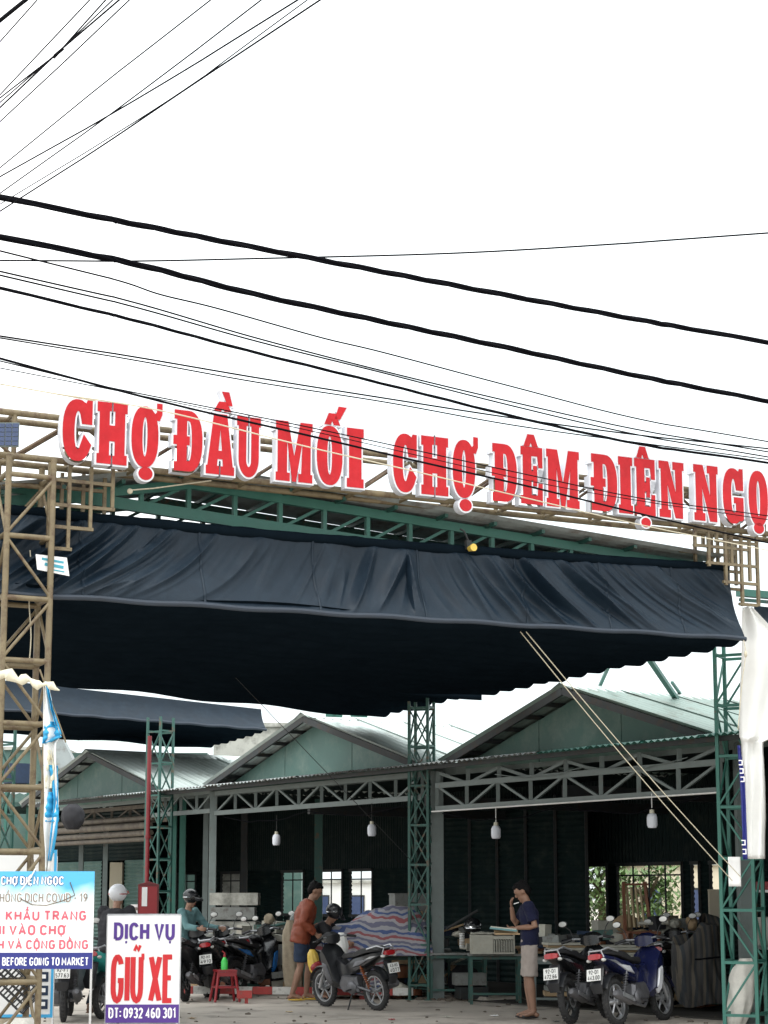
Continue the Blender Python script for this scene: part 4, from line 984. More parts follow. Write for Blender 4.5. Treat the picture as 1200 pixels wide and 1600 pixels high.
motorbike('black scooter half hidden by the right edge of the parking sign', G(290, 1565), R_(80), 'black_plastic', 'paint_black', None, 'scooter', 'dark_steel', group=lb)
motorbike('black motorbike at the right end of the left row', G(405, 1553), R_(70), 'black_plastic', 'paint_black', None, 'bike', 'dark_steel', group=lb)
motorbike('white and black motorbike standing behind the left row', G(362, 1545), R_(100), 'paint_white', 'paint_black', None, 'bike', 'dark_steel', group=lb)
motorbike('grey scooter seen from behind under the health notice, plate 577.63', G(99, 1597), R_(96), 'engine_metal', 'black_plastic', ('92-F1', '577.63'), 'scooter', 'dark_steel', group='scooters at the gate', lean=0)
motorbike('teal scooter ridden by the person in the white helmet', G(160, 1592), R_(74), 'paint_teal', 'paint_white', None, 'scooter', 'alloy', group='scooters at the gate', lean=0)

# ---------------------------------------------------------------- people
def remeshed(mb, name, m, parent, vox, smooth=3, wr=0.0, ws=14, seed=0):
    me = mb.mesh('tmp', m, False); o = bpy.data.objects.new('tmp', me); COL.objects.link(o)
    md = o.modifiers.new('r', 'REMESH'); md.mode = 'VOXEL'; md.voxel_size = vox; md.use_smooth_shade = True
    sm = o.modifiers.new('s', 'SMOOTH'); sm.factor = .5; sm.iterations = smooth
    dg = bpy.context.evaluated_depsgraph_get(); dg.update(); me2 = bpy.data.meshes.new_from_object(o.evaluated_get(dg))
    bpy.data.objects.remove(o); bpy.data.meshes.remove(me)
    if wr:
        for v in me2.vertices:
            k = noise.noise(v.co * ws + Vector((seed, 0, 0))) + .5 * noise.noise(Vector((v.co.x * ws * .8, v.co.y * ws * .8, v.co.z * ws * 2.6 + seed)))
            v.co += v.normal * wr * k
    me2.name = name
    if not me2.materials: me2.materials.append(M(m))
    me2.polygons.foreach_set('use_smooth', [True] * len(me2.polygons))
    return link(name, me2, parent)
DEF = dict(pelvis=(0, 0, .93), waist=(0, 0, 1.08), chest=(0, 0, 1.27), neck=(0, .01, 1.44), head=(0, -.02, 1.585), face=(0, -1, 0),
           sl=(.17, 0, 1.385), el=(.215, .02, 1.11), wl=(.22, -.05, .87), sr=(-.17, 0, 1.385), er=(-.215, .02, 1.11), wr=(-.22, -.05, .87),
           hl=(.09, 0, .90), kl=(.10, -.02, .49), al=(.10, .03, .09), tl=(.12, -.14, .035), hr=(-.09, 0, .90), kr=(-.10, -.02, .49), ar=(-.10, .03, .09), tr=(-.12, -.14, .035), pl=(-1, 0, 0), pr=(1, 0, 0))
def lerp(a, b, k): return a + (b - a) * k
def person(label, loc, rz, pose, top, legs, sleeve=.5, leg_len=.9, shoe='black_plastic', hair=True, helmet=None, scale=1.0, coat=False, seed=0, vf=False):
    J = {k: Vector(v) for k, v in {**DEF, **pose}.items()}
    t = thing('person', label, 'person', loc, rz); t.scale = (scale,) * 3
    b = MB()
    b.tube([J['pelvis'] - Vector((0, 0, .04)), J['pelvis'] + Vector((0, 0, .06)), J['waist'], J['chest'], lerp(J['chest'], J['neck'], .7)], [.11, .125, .11, .125, .07], 14, True, (.8, 1.25))
    b.tube([lerp(J['chest'], J['neck'], .6), J['neck'], lerp(J['neck'], J['head'], .7)], [.075, .052, .05], 10)
    for s_ in 'lr':
        S, E_, Wr = J['s' + s_], J['e' + s_], J['w' + s_]
        b.ell(S, (.055,) * 3, 10, 7); b.tube([S, lerp(S, E_, .5), E_, lerp(E_, Wr, .3), Wr], [.05, .045, .037, .039, .026], 10)
        d = (Wr - E_).normalized(); n = J['p' + s_].normalized(); n = (n - d * n.dot(d)).normalized(); side = d.cross(n)
        c = Wr + d * .045; rot = Matrix((side, n, d)).transposed().to_4x4()
        b.ell(c, (.037, .016, .05), 10, 7, rot)
        for k in range(4):
            r0 = Wr + d * .085 + side * (.027 - .018 * k); L = (.033, .038, .035, .027)[k]
            p1 = r0 + d * L * .8 + n * L * .5; p2 = p1 + d * L * .25 + n * L * .85
            b.tube([r0 - d * .02, r0, p1, p2], [.0095, .0095, .009, .0075], 7)
        sg = 1 if s_ == 'l' else -1
        tb = Wr + d * .03 + side * .03; b.tube([tb - side * .01, tb + side * .022 + d * .02 + n * .01, tb + side * .025 + d * .05 + n * .022], [.012, .0105, .0085], 7)
        H, K, A, T = J['h' + s_], J['k' + s_], J['a' + s_], J['t' + s_]
        b.tube([H, lerp(H, K, .5), K, lerp(K, A, .3), lerp(K, A, .6), A], [.088, .072, .052, .056, .045, .034], 12)
        b.tube([A, lerp(A, T, .5) - Vector((0, 0, .005)), T], [.036, .034, .022], 8); b.ell(lerp(A, T, -.18) - Vector((0, 0, .045)), (.03, .035, .03), 8, 6)
    # head
    f = J['face'].normalized(); u = Vector((0, 0, 1)); u = (u - f * u.dot(f)).normalized(); r = u.cross(f); H = J['head']
    Rm = Matrix((r, -f, u)).transposed().to_4x4()      # local -y is the face
    def hp(x, y, z): return H + (Rm.to_3x3() @ Vector((x, y, z)))
    b.ell(H + u * .02, (.074, .095, .095), 18, 12, Rm); b.ell(hp(0, -.032, -.055), (.052, .055, .062), 14, 9, Rm)
    b.tube([hp(0, -.085, .018), hp(0, -.106, -.018), hp(0, -.092, -.03)], [.008, .014, .010], 8)
    b.ell(hp(0, -.083, .035), (.05, .016, .014), 10, 6, Rm); b.ell(hp(0, -.086, -.058), (.024, .010, .011), 8, 5, Rm); b.ell(hp(0, -.075, -.095), (.024, .018, .018), 8, 6, Rm)
    for x in (-1, 1): b.ell(hp(x * .076, .005, -.005), (.010, .02, .031), 8, 6, Rm)
    remeshed(b, 'body', 'skin', t, .0075 if vf else .011, 3)
    for x in (-1, 1): MB().ell(hp(x * .032, -.088, .008), (.012, .006, .006), 8, 5, Rm).build('eye', 'ink_black', t, True)
    MB().ell(hp(0, -.096, -.058), (.02, .003, .003), 8, 4, Rm).build('mouth', 'lamp_red', t, True)
    if hair and not helmet:
        h = MB().ell(hp(0, .022, .050), (.083, .093, .082), 16, 10, Rm); h.ell(hp(0, .055, .0), (.076, .058, .075), 14, 9, Rm); h.ell(hp(0, -.05, .085), (.06, .04, .03), 12, 7, Rm)
        for k in range(26): a = k * 2.4; h.ell(hp(.06 * math.cos(a), .02 + .06 * math.sin(a), .095 + .02 * math.sin(k * 3.3)), (.02, .02, .022), 7, 5, Rm)
        remeshed(h, 'hair', 'hair', t, .008, 1, .006, 60)
    if helmet:
        h = MB(); h.ell(hp(0, .012, .045), (.115, .135, .115), 20, 12, Rm); h = remeshed(h, 'helmet', helmet, t, .009, 2)
        q = MB(); q.grid(lambda a, c: tuple(hp(.10 * math.cos(math.pi * (.15 + .7 * a)), -.085 - .07 * math.sin(math.pi * (.15 + .7 * a)) - .05 * c, .07 - .035 * c)), 12, 3); q.build('peak', 'lamp_red' if helmet == 'paint_white' else 'black_plastic', h, True, False, .004)
        MB().torus(hp(0, .012, .03), .121, .006, 'Z', 24, 5).build('trim', 'lamp_red' if helmet == 'paint_white' else 'chrome', h, True)
    # clothes
    c = MB(); k = 1.14 if not coat else 1.38
    bot = J['pelvis'] - (J['waist'] - J['pelvis']).normalized() * (.05 if not coat else .10)
    c.tube([bot, lerp(bot, J['waist'], .5), J['waist'], J['chest'], lerp(J['chest'], J['neck'], .62), lerp(J['chest'], J['neck'], .9)], [.138 * k / 1.14, .14 * k / 1.14, .12 * k, .13 * k, .105 * k, .058 * k], 18, True, (.84, 1.25))
    for s_ in 'lr':
        S, E_, Wr = J['s' + s_], J['e' + s_], J['w' + s_]
        c.ell(S, (.072 * k / 1.1,) * 3, 10, 8)
        if sleeve <= 1: c.tube([S, lerp(S, E_, sleeve * .5), lerp(S, E_, sleeve)], [.068 * k / 1.14, .066 * k / 1.14, .068 * k / 1.14], 12)
        else: c.tube([S, lerp(S, E_, .5), E_, lerp(E_, Wr, .5), lerp(E_, Wr, .93)], [.07 * k / 1.14, .062 * k / 1.14, .056 * k / 1.14, .052 * k / 1.14, .046], 12)
    remeshed(c, 'shirt' if not coat else 'jacket', top, t, .010 if vf else .014, 4, .016, 11, seed)
    c = MB(); c.tube([J['pelvis'] - Vector((0, 0, .09)), J['pelvis'], lerp(J['pelvis'], J['waist'], .5)], [.115, .132, .122], 16, True, (.86, 1.25))
    for s_ in 'lr':
        H, K, A = J['h' + s_], J['k' + s_], J['a' + s_]
        if leg_len <= 1: e = lerp(H, K, leg_len); c.tube([H, lerp(H, e, .5), e], [.104, .10, .098], 14)
        else: c.tube([H, lerp(H, K, .5), K, lerp(K, A, .5), lerp(K, A, .94)], [.10, .088, .07, .062, .06], 14)
    remeshed(c, 'shorts' if leg_len <= 1 else 'trousers', legs, t, .010 if vf else .014, 4, .008, 12, seed + 5)
    for s_ in 'lr':
        A, T = J['a' + s_], J['t' + s_]; d = (T - A); d.z = 0; d.normalize(); mid = lerp(A, T, .42); ang = math.atan2(d.y, d.x)
        q = MB(); q.ell((mid.x, mid.y, mid.z - .045), (.135, .05, .014), 16, 6, Matrix.Rotation(ang, 4, 'Z'))
        q.tube([Vector((mid.x, mid.y, mid.z - .04)) + d * .03 + Vector((-d.y, d.x, 0)) * .045, T + Vector((0, 0, .022)), Vector((mid.x, mid.y, mid.z - .04)) + d * .03 - Vector((-d.y, d.x, 0)) * .045], .008, 6)
        q.build('sandal', shoe, t, True)
    return t, hp
manA, hpA = person('man in navy t-shirt and beige cargo shorts standing head bowed, hand at his mouth', G(829, 1592), R_(-98),
    dict(waist=(0, .01, 1.08), chest=(0, -.005, 1.27), neck=(0, -.035, 1.435), head=(0, -.085, 1.560), face=(.05, -.86, -.50),
         sl=(.17, -.0, 1.375), el=(.215, .085, 1.13), wl=(.15, -.155, 1.115), pl=(-.3, .1, .9), sr=(-.165, -.03, 1.38), er=(-.175, -.20, 1.15), wr=(-.075, -.225, 1.365), pr=(.2, 1, .3),
         al=(.09, .05, .09), tl=(.11, -.13, .035), ar=(-.09, .0, .09), tr=(-.12, -.18, .035), kl=(.095, .005, .49), kr=(-.095, -.035, .49)),
    'navy_cotton', 'beige_cotton', .72, .93, 'black_plastic', scale=1.03, vf=True)
MB().tube([hpA(-.05, -.075, -.052), hpA(0, -.095, -.085), hpA(.05, -.075, -.052), hpA(.045, -.05, -.12), hpA(-.045, -.05, -.12)], .018, 6).ell(hpA(0, -.062, -.10), (.056, .05, .038), 12, 8).build('face_mask', 'mask_blue', manA, True)
MB().tube([hpA(.055, -.06, -.08), hpA(.082, .005, .02)], .0035, 5).tube([hpA(.05, -.06, -.11), hpA(.082, .01, -.025)], .0035, 5).build('mask_strap', 'ink_white', manA, True)
t = thing('cigarette', 'white cigarette held at the mouth of the man in navy', 'cigarette', P(807, 1411, 23.3))
MB().tube([(-.035, 0, -.012), (.03, 0, .008)], .005, 8).build('paper', 'ink_white', t, True)
t = thing('newspaper', 'folded pale green newspaper held out by the man in navy', 'newspaper', P(787, 1452, 23.15), -.1)
MB().box((0, 0, 0), (.34, .22, .022), Matrix.Rotation(.10, 4, 'Y')).build('cover', 'grey_teal_cloth', t); MB().box((0, 0, .016), (.32, .21, .012), Matrix.Rotation(.10, 4, 'Y')).build('pages', 'foam_box', t)
t = thing('tray', 'flat brown cardboard tray under the newspaper of the man in navy', 'cardboard tray', P(792, 1459, 23.2), .05)
MB().box((0, 0, 0), (.30, .2, .02)).build('base', 'cardboard', t); MB().box((0, .1, .02), (.30, .012, .04)).build('rim', 'cardboard', t)
t.name = 'cardboard_tray'
manO, hpO = person('stooping man in loose orange jacket and blue shorts walking past the heap', G(472, 1564), R_(95),
    dict(pelvis=(0, .03, .90), waist=(0, .0, 1.05), chest=(0, -.05, 1.25), neck=(0, -.115, 1.40), head=(0, -.175, 1.535), face=(0, -.9, -.45),
         sl=(.17, -.07, 1.34), el=(.23, .02, 1.09), wl=(.18, -.2, .98), sr=(-.17, -.07, 1.34), er=(-.24, -.0, 1.09), wr=(-.2, -.18, .93),
         hl=(.09, .03, .88), kl=(.1, -.10, .50), al=(.1, -.06, .09), tl=(.1, -.23, .035), hr=(-.09, .03, .88), kr=(-.1, .03, .48), ar=(-.1, .15, .09), tr=(-.1, -.02, .035)),
    'orange_nylon', 'jeans', 1.5, .85, 'yellow_plastic', coat=True, scale=1.06, seed=3)
SIT = dict(pelvis=(0, .10, .86), waist=(0, .08, 1.0), chest=(0, .03, 1.19), neck=(0, -.0, 1.36), head=(0, -.04, 1.50), sl=(.17, .0, 1.30), el=(.25, -.16, 1.08), wl=(.28, -.40, 1.06), sr=(-.17, .0, 1.30), er=(-.25, -.16, 1.08), wr=(-.28, -.40, 1.06),
           hl=(.09, .08, .84), kl=(.20, -.30, .68), al=(.20, -.22, .30), tl=(.2, -.40, .26), hr=(-.09, .08, .84), kr=(-.20, -.30, .68), ar=(-.2, -.22, .30), tr=(-.2, -.40, .26))
g_ = G(166, 1592)
person('rider in white helmet, black jacket and jeans seen from behind on the teal scooter', (g_.x + .05, g_.y + .35, 0), R_(166), {**SIT, 'kl': (.24, -.16, .55), 'al': (.30, .10, .13), 'tl': (.32, -.06, .07)}, 'black_cloth', 'jeans', 1.5, 1.5, 'wood_brown', helmet='paint_white', coat=True, scale=1.03, seed=6)
g_ = G(292, 1562)
person('rider in dark helmet and grey teal shirt waiting behind the parking sign', (g_.x - .05, g_.y + .5, 0), R_(60), {**SIT, 'face': (0, -.95, -.3)}, 'grey_teal_cloth', 'black_cloth', 1.5, 1.5, 'black_plastic', helmet='paint_black', scale=1.0, seed=8)
g_ = G(520, 1566)
person('person in black with dark helmet bending over behind the middle motorbike', (g_.x - .12, g_.y + .55, 0), R_(70), {**SIT, 'pelvis': (0, .25, .72), 'waist': (0, .2, .86), 'chest': (0, .08, 1.02), 'neck': (0, -.04, 1.16), 'head': (0, -.11, 1.28), 'face': (0, -.8, -.6), 'sl': (.17, .0, 1.10), 'sr': (-.17, 0, 1.10), 'el': (.22, -.15, .9), 'wl': (.1, -.35, .85), 'er': (-.22, -.15, .9), 'wr': (-.1, -.35, .85), 'hl': (.09, .24, .70), 'hr': (-.09, .24, .70), 'kl': (.15, -.1, .55), 'kr': (-.15, -.1, .55), 'al': (.15, .08, .10), 'ar': (-.15, .08, .1), 'tl': (.15, -.1, .04), 'tr': (-.15, -.1, .04)}, 'black_cloth', 'black_cloth', 1.5, 1.5, 'black_plastic', helmet='black_plastic', scale=1.0, seed=9)
# ---------------------------------------------------------------- boards and banners at the gate
def board(name, lab, cat, x0, x1, y0, y1, Y, rz=0.0, m='board_white', th=.02, group=None):
    """returns thing whose local origin is the lower right corner; local x runs right, z up"""
    p = P(x1, y1, Y); k = abs(P(x1 + 100, y1, Y).x - p.x) / 100; t = thing(name, lab, cat, p, rz, group)
    w = (x1 - x0) * k; h = (y1 - y0) * k
    MB().box((-w / 2, th / 2, h / 2), (w, th, h)).build('panel', m, t)
    return t, (lambda x: (x - x1) * k), (lambda y: (y1 - y) * k), k
def write(t, fx, fy, s, x0, x1, ytop, ybot, m, tk=.17, y=-.004, outline=None, ok=.32, gap=.2):
    h = fy(ytop) - fy(ybot)
    if outline: lettering(t, 'print', s, fx(x0), fx(x1), fy(ybot), h, outline, y + .002, tk + ok * .5, gap - ok * .5 if gap > ok * .5 else .02)
    lettering(t, 'print', s, fx(x0), fx(x1), fy(ybot), h, m, y, tk, gap)
nb, fx, fy, k = board('notice_board', 'large blue and white health notice with pink lettering on a thin pole', 'notice board', -70, 144, 1363, 1514, 16.3, .02, 'printed_blue')
def strip(t, fx, fy, x0, x1, y0, y1, m, yy=-.002, name='printed_band'):
    MB().box(((fx(x0) + fx(x1)) / 2, yy, (fy(y0) + fy(y1)) / 2), (fx(x1) - fx(x0), .003, fy(y0) - fy(y1))).build(name, m, t)
strip(nb, fx, fy, -70, 144, 1489, 1514, 'ink_navy'); strip(nb, fx, fy, -70, 144, 1484, 1488.6, 'ink_white')
write(nb, fx, fy, 'CHỢ ĐIỆN NGỌC', -2, 96, 1372, 1383, 'ink_white', .17, -.006, 'ink_navy', .24)
write(nb, fx, fy, 'CHỐNG DỊCH COVID - 19', -12, 134, 1398, 1410, 'ink_brown', .13, -.006, 'ink_white', .26)
write(nb, fx, fy, 'KHẨU TRANG', 7, 133, 1425.5, 1438, 'ink_pink', .18)
write(nb, fx, fy, 'KHI VÀO CHỢ', -25, 100, 1447.5, 1460.5, 'ink_pink', .18)
write(nb, fx, fy, 'MÌNH VÀ CỘNG ĐỒNG', -34, 137, 1470.5, 1482.5, 'ink_pink', .17)
write(nb, fx, fy, 'BEFORE GOING TO MARKET', 4, 138, 1497, 1508, 'ink_white', .15)
for x in (fx(142), fx(-68)): MB().tube([(x, .03, -1.2), (x, .03, fy(1366))], .012, 8).build('pole', 'chrome', nb, True)
MB().tube([(fx(30), -.008, fy(1406)), (fx(48), -.012, fy(1415)), (fx(70), -.012, fy(1416)), (fx(95), -.008, fy(1409)), (fx(114), -.006, fy(1400)), (fx(106), -.006, fy(1380))], .004, 6).build('torn_edge', 'rust_dark', nb, True)
MB().tube([(fx(30), -.01, fy(1392)), (fx(45), -.02, fy(1372)), (fx(52), -.01, fy(1358))], .006, 6).build('cable_tie', 'cloth_white', nb, True)
ps, fx, fy, k = board('parking_sign', 'white parking service sign with big red letters and a purple phone strip', 'sign', 165, 279, 1433, 1598, 17.9, .03)
strip(ps, fx, fy, 165, 279, 1570, 1598, 'ink_purple')
write(ps, fx, fy, 'DỊCH VỤ', 176, 270, 1446, 1469, 'ink_purple', .19)
write(ps, fx, fy, 'GIỮ XE', 174, 269, 1497, 1564, 'ink_red', .155, gap=.24)
write(ps, fx, fy, 'ĐT: 0932 460 301', 170, 274, 1576, 1590, 'ink_white', .16)
for x in (fx(167), fx(276)): MB().tube([(x, .04, -.32), (x, .03, fy(1435))], .012, 8).build('leg', 'chrome', ps, True)
MB().tube([(fx(164.5), .01, fy(1432)), (fx(279.5), .01, fy(1432))], .012, 6).tube([(fx(164.5), .01, fy(1432)), (fx(164.5), .01, fy(1599))], .008, 6).tube([(fx(279.5), .01, fy(1432)), (fx(279.5), .01, fy(1599))], .008, 6).build('edge_trim', 'alloy', ps, True)
wb, fx, fy, k = board('blue_framed_board', 'tall white board with a blue frame standing behind the brown tower', 'notice board', -60, 82, 1330, 1590, 18.4, .02)
for (a, b, c_, d_) in ((-60, 82, 1330, 1335), (-60, 82, 1585, 1590), (78, 82, 1335, 1585), (-60, -56, 1335, 1585)): strip(wb, fx, fy, a, b, c_, d_, 'board_blue', -.004, 'frame')
for i, yy in enumerate((1520, 1541, 1562)): strip(wb, fx, fy, 58, 74, yy, yy + 15, 'cloth_blue' if i == 9 else 'jeans', -.003, 'print_block'); strip(wb, fx, fy, 63, 70, yy + 4, yy + 10, 'ink_white', -.006, 'print_block')
for x in (fx(-58), fx(81)): MB().tube([(x, .04, -.5), (x, .04, fy(1340))], .012, 8).build('leg', 'chrome', wb, True)
# blue and white banner hanging on the left tower
def cloth_strip(t, name, m, pts, Y, off=0.0, wav=.03, smp=36, th=.004):
    """pts: list of (y, xl, xr) down the picture -> hanging cloth built round its own axis"""
    base = P(pts[0][1], pts[0][0], Y)
    def fn(u, v):
        f = u * (len(pts) - 1); i = min(int(f), len(pts) - 2); g = f - i; a, b = pts[i], pts[i + 1]
        y = a[0] + (b[0] - a[0]) * g; xl = a[1] + (b[1] - a[1]) * g; xr = a[2] + (b[2] - a[2]) * g
        p = P(xl + (xr - xl) * v, y, Y); return p - t.location + Vector((0, off + wav * math.sin(v * 9 + u * 5) + wav * .4 * math.sin(u * 23), 0))
    o = MB().grid(fn, smp, 12).build(name, m, t, True, False, th); return base
t = thing('hanging_banner', 'torn blue and white cloth banner hanging down the right side of the brown tower', 'banner', P(70, 1065, 17.0))
cloth_strip(t, 'cloth', 'cloth_white', [(1065, 68, 74), (1110, 67, 84), (1150, 67, 96), (1160, 67, 88), (1200, 68, 89), (1250, 69, 92), (1290, 69, 90), (1330, 71, 82), (1362, 72, 77)], 17.0)
for (pts_) in ([(1066, 70, 74.5), (1110, 80, 84.5), (1148, 92, 97.5)], [(1128, 72, 89), (1140, 67, 91), (1152, 68, 97.4), (1162, 67, 72)], [(1196, 68, 90), (1206, 76, 91), (1250, 84, 92.5), (1300, 80, 90), (1345, 76, 80)], [(1238, 70, 88), (1262, 70, 93), (1284, 72, 91)]):
    cloth_strip(t, 'blue_print', 'cloth_blue', pts_, 17.0, -.012, .03, 20, .003)
cloth_strip(t, 'yellow_print', 'cloth_cream', [(1172, 71, 80), (1200, 71, 86), (1232, 72, 84)], 17.0, -.012, .03, 14, .003)
MB().tube([P(62, 1046, 17.0) - t.location, P(103, 1160, 17.0) - t.location], .009, 6).build('stick', 'rust_pipe', t, True)
t = thing('rolled_cloth', 'cream rolled cloth tied slanting across the brown tower', 'cloth roll', P(40, 1065, 16.9))
pts_ = [P(-12 + 105 * i / 16, 1050 + 26 * i / 16 + 3 * math.sin(i * 1.3), 16.9) - t.location for i in range(17)]
MB().tube(pts_, [.055 + .018 * math.sin(i * 1.9) - .0022 * i for i in range(17)], 12).build('roll', 'cloth_cream', t, True)
# white wrap banner at the right column
t = thing('white_banner', 'tall white plastic banner hanging beside the right green column with a navy lettered edge', 'banner', P(1160, 950, 21.3))
cloth_strip(t, 'sheet', 'plaster_white', [(948, 1160, 1176), (1000, 1160, 1225), (1060, 1158, 1235), (1150, 1156, 1215), (1160, 1159, 1192), (1200, 1160, 1194), (1280, 1162, 1198), (1342, 1164, 1196)], 21.4, 0, .05, 60)
cloth_strip(t, 'navy_edge', 'ink_navy', [(1165, 1152, 1156), (1220, 1156, 1163), (1290, 1159, 1166), (1343, 1160, 1168)], 21.3, -.02, .01, 30)
for i, (px, py) in enumerate(((1157, 1195), (1158.5, 1208), (1160, 1221), (1161.5, 1320), (1163, 1334))):
    q = P(px, py, 21.2) - t.location; b_ = MB(); ribbon(b_, [(-.02, 0), (.02, 0), (.02, .05), (-.02, .05)], .012, 0); o = b_.build('print', 'ink_white', t, fix=False); o.location = q
t = thing('blank_sheet', 'blank white sheet tied to the right green column with cream rope', 'sheet', P(1148, 1385, 21.75))
MB().grid(lambda u, v: (-.07 + .145 * u, .006 * math.sin(u * 5), .345 * v), 8, 8).build('sheet', 'ink_white', t, True, False, .004)
for (lab, a, b_) in (('left one of two cream ropes from the awning edge to the right column', P(813, 987, 20.05), P(1144, 1376, 21.6)), ('right one of two cream ropes from the awning edge to the right column', P(822, 987, 20.05), P(1157, 1370, 21.6))):
    t = thing('guy_rope', lab, 'rope', a); MB().tube([a.lerp(b_, i / 12) - a - Vector((0, 0, .05 * math.sin(math.pi * i / 12))) for i in range(13)], .0058, 6).build('rope', 'rope_cream', t, True)
t = thing('guy_rope', 'long thin grey rope slanting under the canopy toward the middle column', 'rope', P(350, 1040, 24))
a, b_ = P(350, 1040, 24), P(640, 1342, 27.0); MB().tube([a.lerp(b_, i / 8) - a for i in range(9)], .005, 6).build('rope', 'dark_steel', t, True)
t = thing('tie_rope', 'short cream rope tied from the left fretwork across the green truss', 'rope', P(203, 766, 18.0))
MB().tube([P(203, 766, 18.0) - t.location, P(240, 763, 18.2) - t.location, P(330, 751, 18.6) - t.location], .007, 6).ell((0, 0, -.01), (.03, .02, .03), 8, 5).build('rope', 'rope_cream', t, True)
t = thing('knotted_rope', 'thin knotted cord hanging inside the brown tower', 'rope', P(47, 860, 17.6))
MB().tube([P(47 + 1.5 * math.sin(i), 860 + 17 * i, 17.6) - t.location for i in range(11)], .006, 6).build('cord', 'rope_cream', t, True)
t = thing('knotted_rope', 'thin cord hanging down the white banner at the right awning corner', 'rope', P(1162, 1000, 21.0))
MB().tube([P(x, y, 21.0) - t.location for x, y in ((1162, 1000), (1166, 1020), (1160, 1060), (1153, 1140))], .005, 6).ell(P(1165, 1022, 21.0) - t.location, (.02, .02, .04), 8, 6).build('cord', 'rope_cream', t, True)
t = thing('solar_lamp', 'solar panel floodlight fixed to the brown beam at the left edge', 'solar lamp', P(8, 700, 17.2))
MB().box((0, 0, .13), (.26, .03, .24)).build('frame', 'grey_steel', t)
for i in range(4):
    for j in range(5): MB().box((-.10 + .066 * i, -.02, .04 + .045 * j), (.058, .008, .038)).build('cell', 'solar', t)
MB().tube([(0, .02, .1), (0, .15, .1)], .02, 8).build('arm', 'grey_steel', t, True)

# ---------------------------------------------------------------- things in the yard
g_ = G(351, 1566)
t = thing('stool', 'red plastic stool with a green bottle standing on it', 'stool', g_, .3)
MB().box((0, 0, .46), (.30, .30, .03)).build('seat', 'red_plastic', t)
for x in (-1, 1):
    for y in (-1, 1): MB().tube([(x * .12, y * .12, .45), (x * .185, y * .185, .01)], [.024, .02], 6).build('leg', 'red_plastic', t)
for (a, b_) in (((-.155, -.155), (.155, -.155)), ((-.155, .155), (.155, .155)), ((-.155, -.155), (-.155, .155)), ((.155, -.155), (.155, .155))): MB().tube([(a[0], a[1], .22), (b_[0], b_[1], .22)], .014, 6).build('stretcher', 'red_plastic', t)
for (a, b_) in (((-.13, -.14), (.13, -.14)), ((.14, -.13), (.14, .13))): MB().box(((a[0] + b_[0]) / 2, (a[1] + b_[1]) / 2, .41), (abs(a[0] - b_[0]) + .02, abs(a[1] - b_[1]) + .02, .06)).build('apron', 'red_plastic', t)
tp = Vector((g_.x - .01, g_.y, .475))
t = thing('bottle', 'bright green plastic bottle with a red cap on the red stool', 'bottle', tp)
MB().tube([(0, 0, 0), (0, 0, .12), (0, 0, .15), (0, 0, .18)], [.05, .05, .035, .018], 14).build('bottle', 'bottle_green', t, True)
MB().tube([(0, 0, .18), (0, 0, .21), (0, 0, .24), (-.04, 0, .27)], [.02, .02, .012, .008], 10).build('cap', 'red_plastic', t, True)
t = thing('hose_cabinet', 'red fire hose cabinet with a white notice on its door', 'cabinet', P(231, 1436, 29.5).xy.to_3d(), .12)
zc0 = P(231, 1432, 29.5).z; zc1 = P(231, 1382, 29.5).z
MB().box((0, .1, (zc0 + zc1) / 2), (.33, .2, zc1 - zc0)).build('box', 'cabinet_red', t); MB().prof([(-.17, zc1), (0, zc1 + .05), (.17, zc1)], .12, .95, .1, .1).build('roof', 'cabinet_red', t)
MB().box((0, -.006, (zc0 + zc1) / 2), (.28, .012, (zc1 - zc0) * .88)).build('door', 'red_plastic', t); MB().box((-.06, -.016, (zc0 + zc1) / 2 + .06), (.085, .004, .30)).build('notice', 'ink_white', t)
for x in (-.13, .13): MB().tube([(x, .1, 0), (x, .1, zc0)], .02, 8).build('leg', 'cabinet_red', t, True)
t = thing('paper_notice', 'small white square notice beside the red cabinet', 'notice', P(211, 1420, 29.8)); MB().box((0, 0, 0), (.14, .01, .14)).build('sheet', 'ink_white', t); MB().box((0, -.008, .0), (.08, .004, .05)).build('print', 'ink_brown', t)

def table(lab, c, w, d, h, rz, m='green_steel', group='steel framed market tables'):
    t = thing('market_table', lab, 'table', c, rz, group)
    MB().box((0, 0, h - .015), (w, d, .03)).build('table_top', 'table_top', t)
    for x in (-1, 1):
        for y in (-1, 1): bar(t, 'leg', (x * (w / 2 - .04), y * (d / 2 - .04), 0), (x * (w / 2 - .04), y * (d / 2 - .04), h - .03), .022, m, 'box')
    for y in (-1, 1): bar(t, 'rail', (-w / 2 + .06, y * (d / 2 - .04), h - .06), (w / 2 - .06, y * (d / 2 - .04), h - .06), .02, m, 'box')
    bar(t, 'rail', (-w / 2 + .06, -d / 2 + .04, .15), (w / 2 - .06, -d / 2 + .04, .15), .016, m, 'box')
    return t
FA = EA + math.pi                    # tables stand along the front
def on(c, z): return Vector((c.x, c.y, z))
def px_at(x, Y): p = P(x, 1480, Y); return Vector((p.x, p.y, 0))
table('steel framed table carrying the foam fish crate behind the man in navy', px_at(772, 27.2), .78, .6, .72, 0)
table('low steel table with flattened boards to the right of the man in navy', px_at(905, 26.0), 1.35, .8, .70, -.1, 'grey_steel')
table('steel table deep under the boards beside the dark motorbikes', px_at(1020, 26.6), 1.3, .9, .74, -.1, 'grey_steel')
table('steel table under the striped heap', px_at(575, 28.9), 2.0, 1.0, .66, 0)
table('steel table in the shade between the striped heap and the grey post', px_at(655, 29.4), 1.0, .7, .72, 0)
table('steel table behind the left row of motorbikes', px_at(440, 30.2), 1.3, .8, .74, 0)
table('dim steel table at the foot of the grey middle post', px_at(715, 28.3), .9, .6, .70, 0, 'green_steel')
c = px_at(769, 26.95)
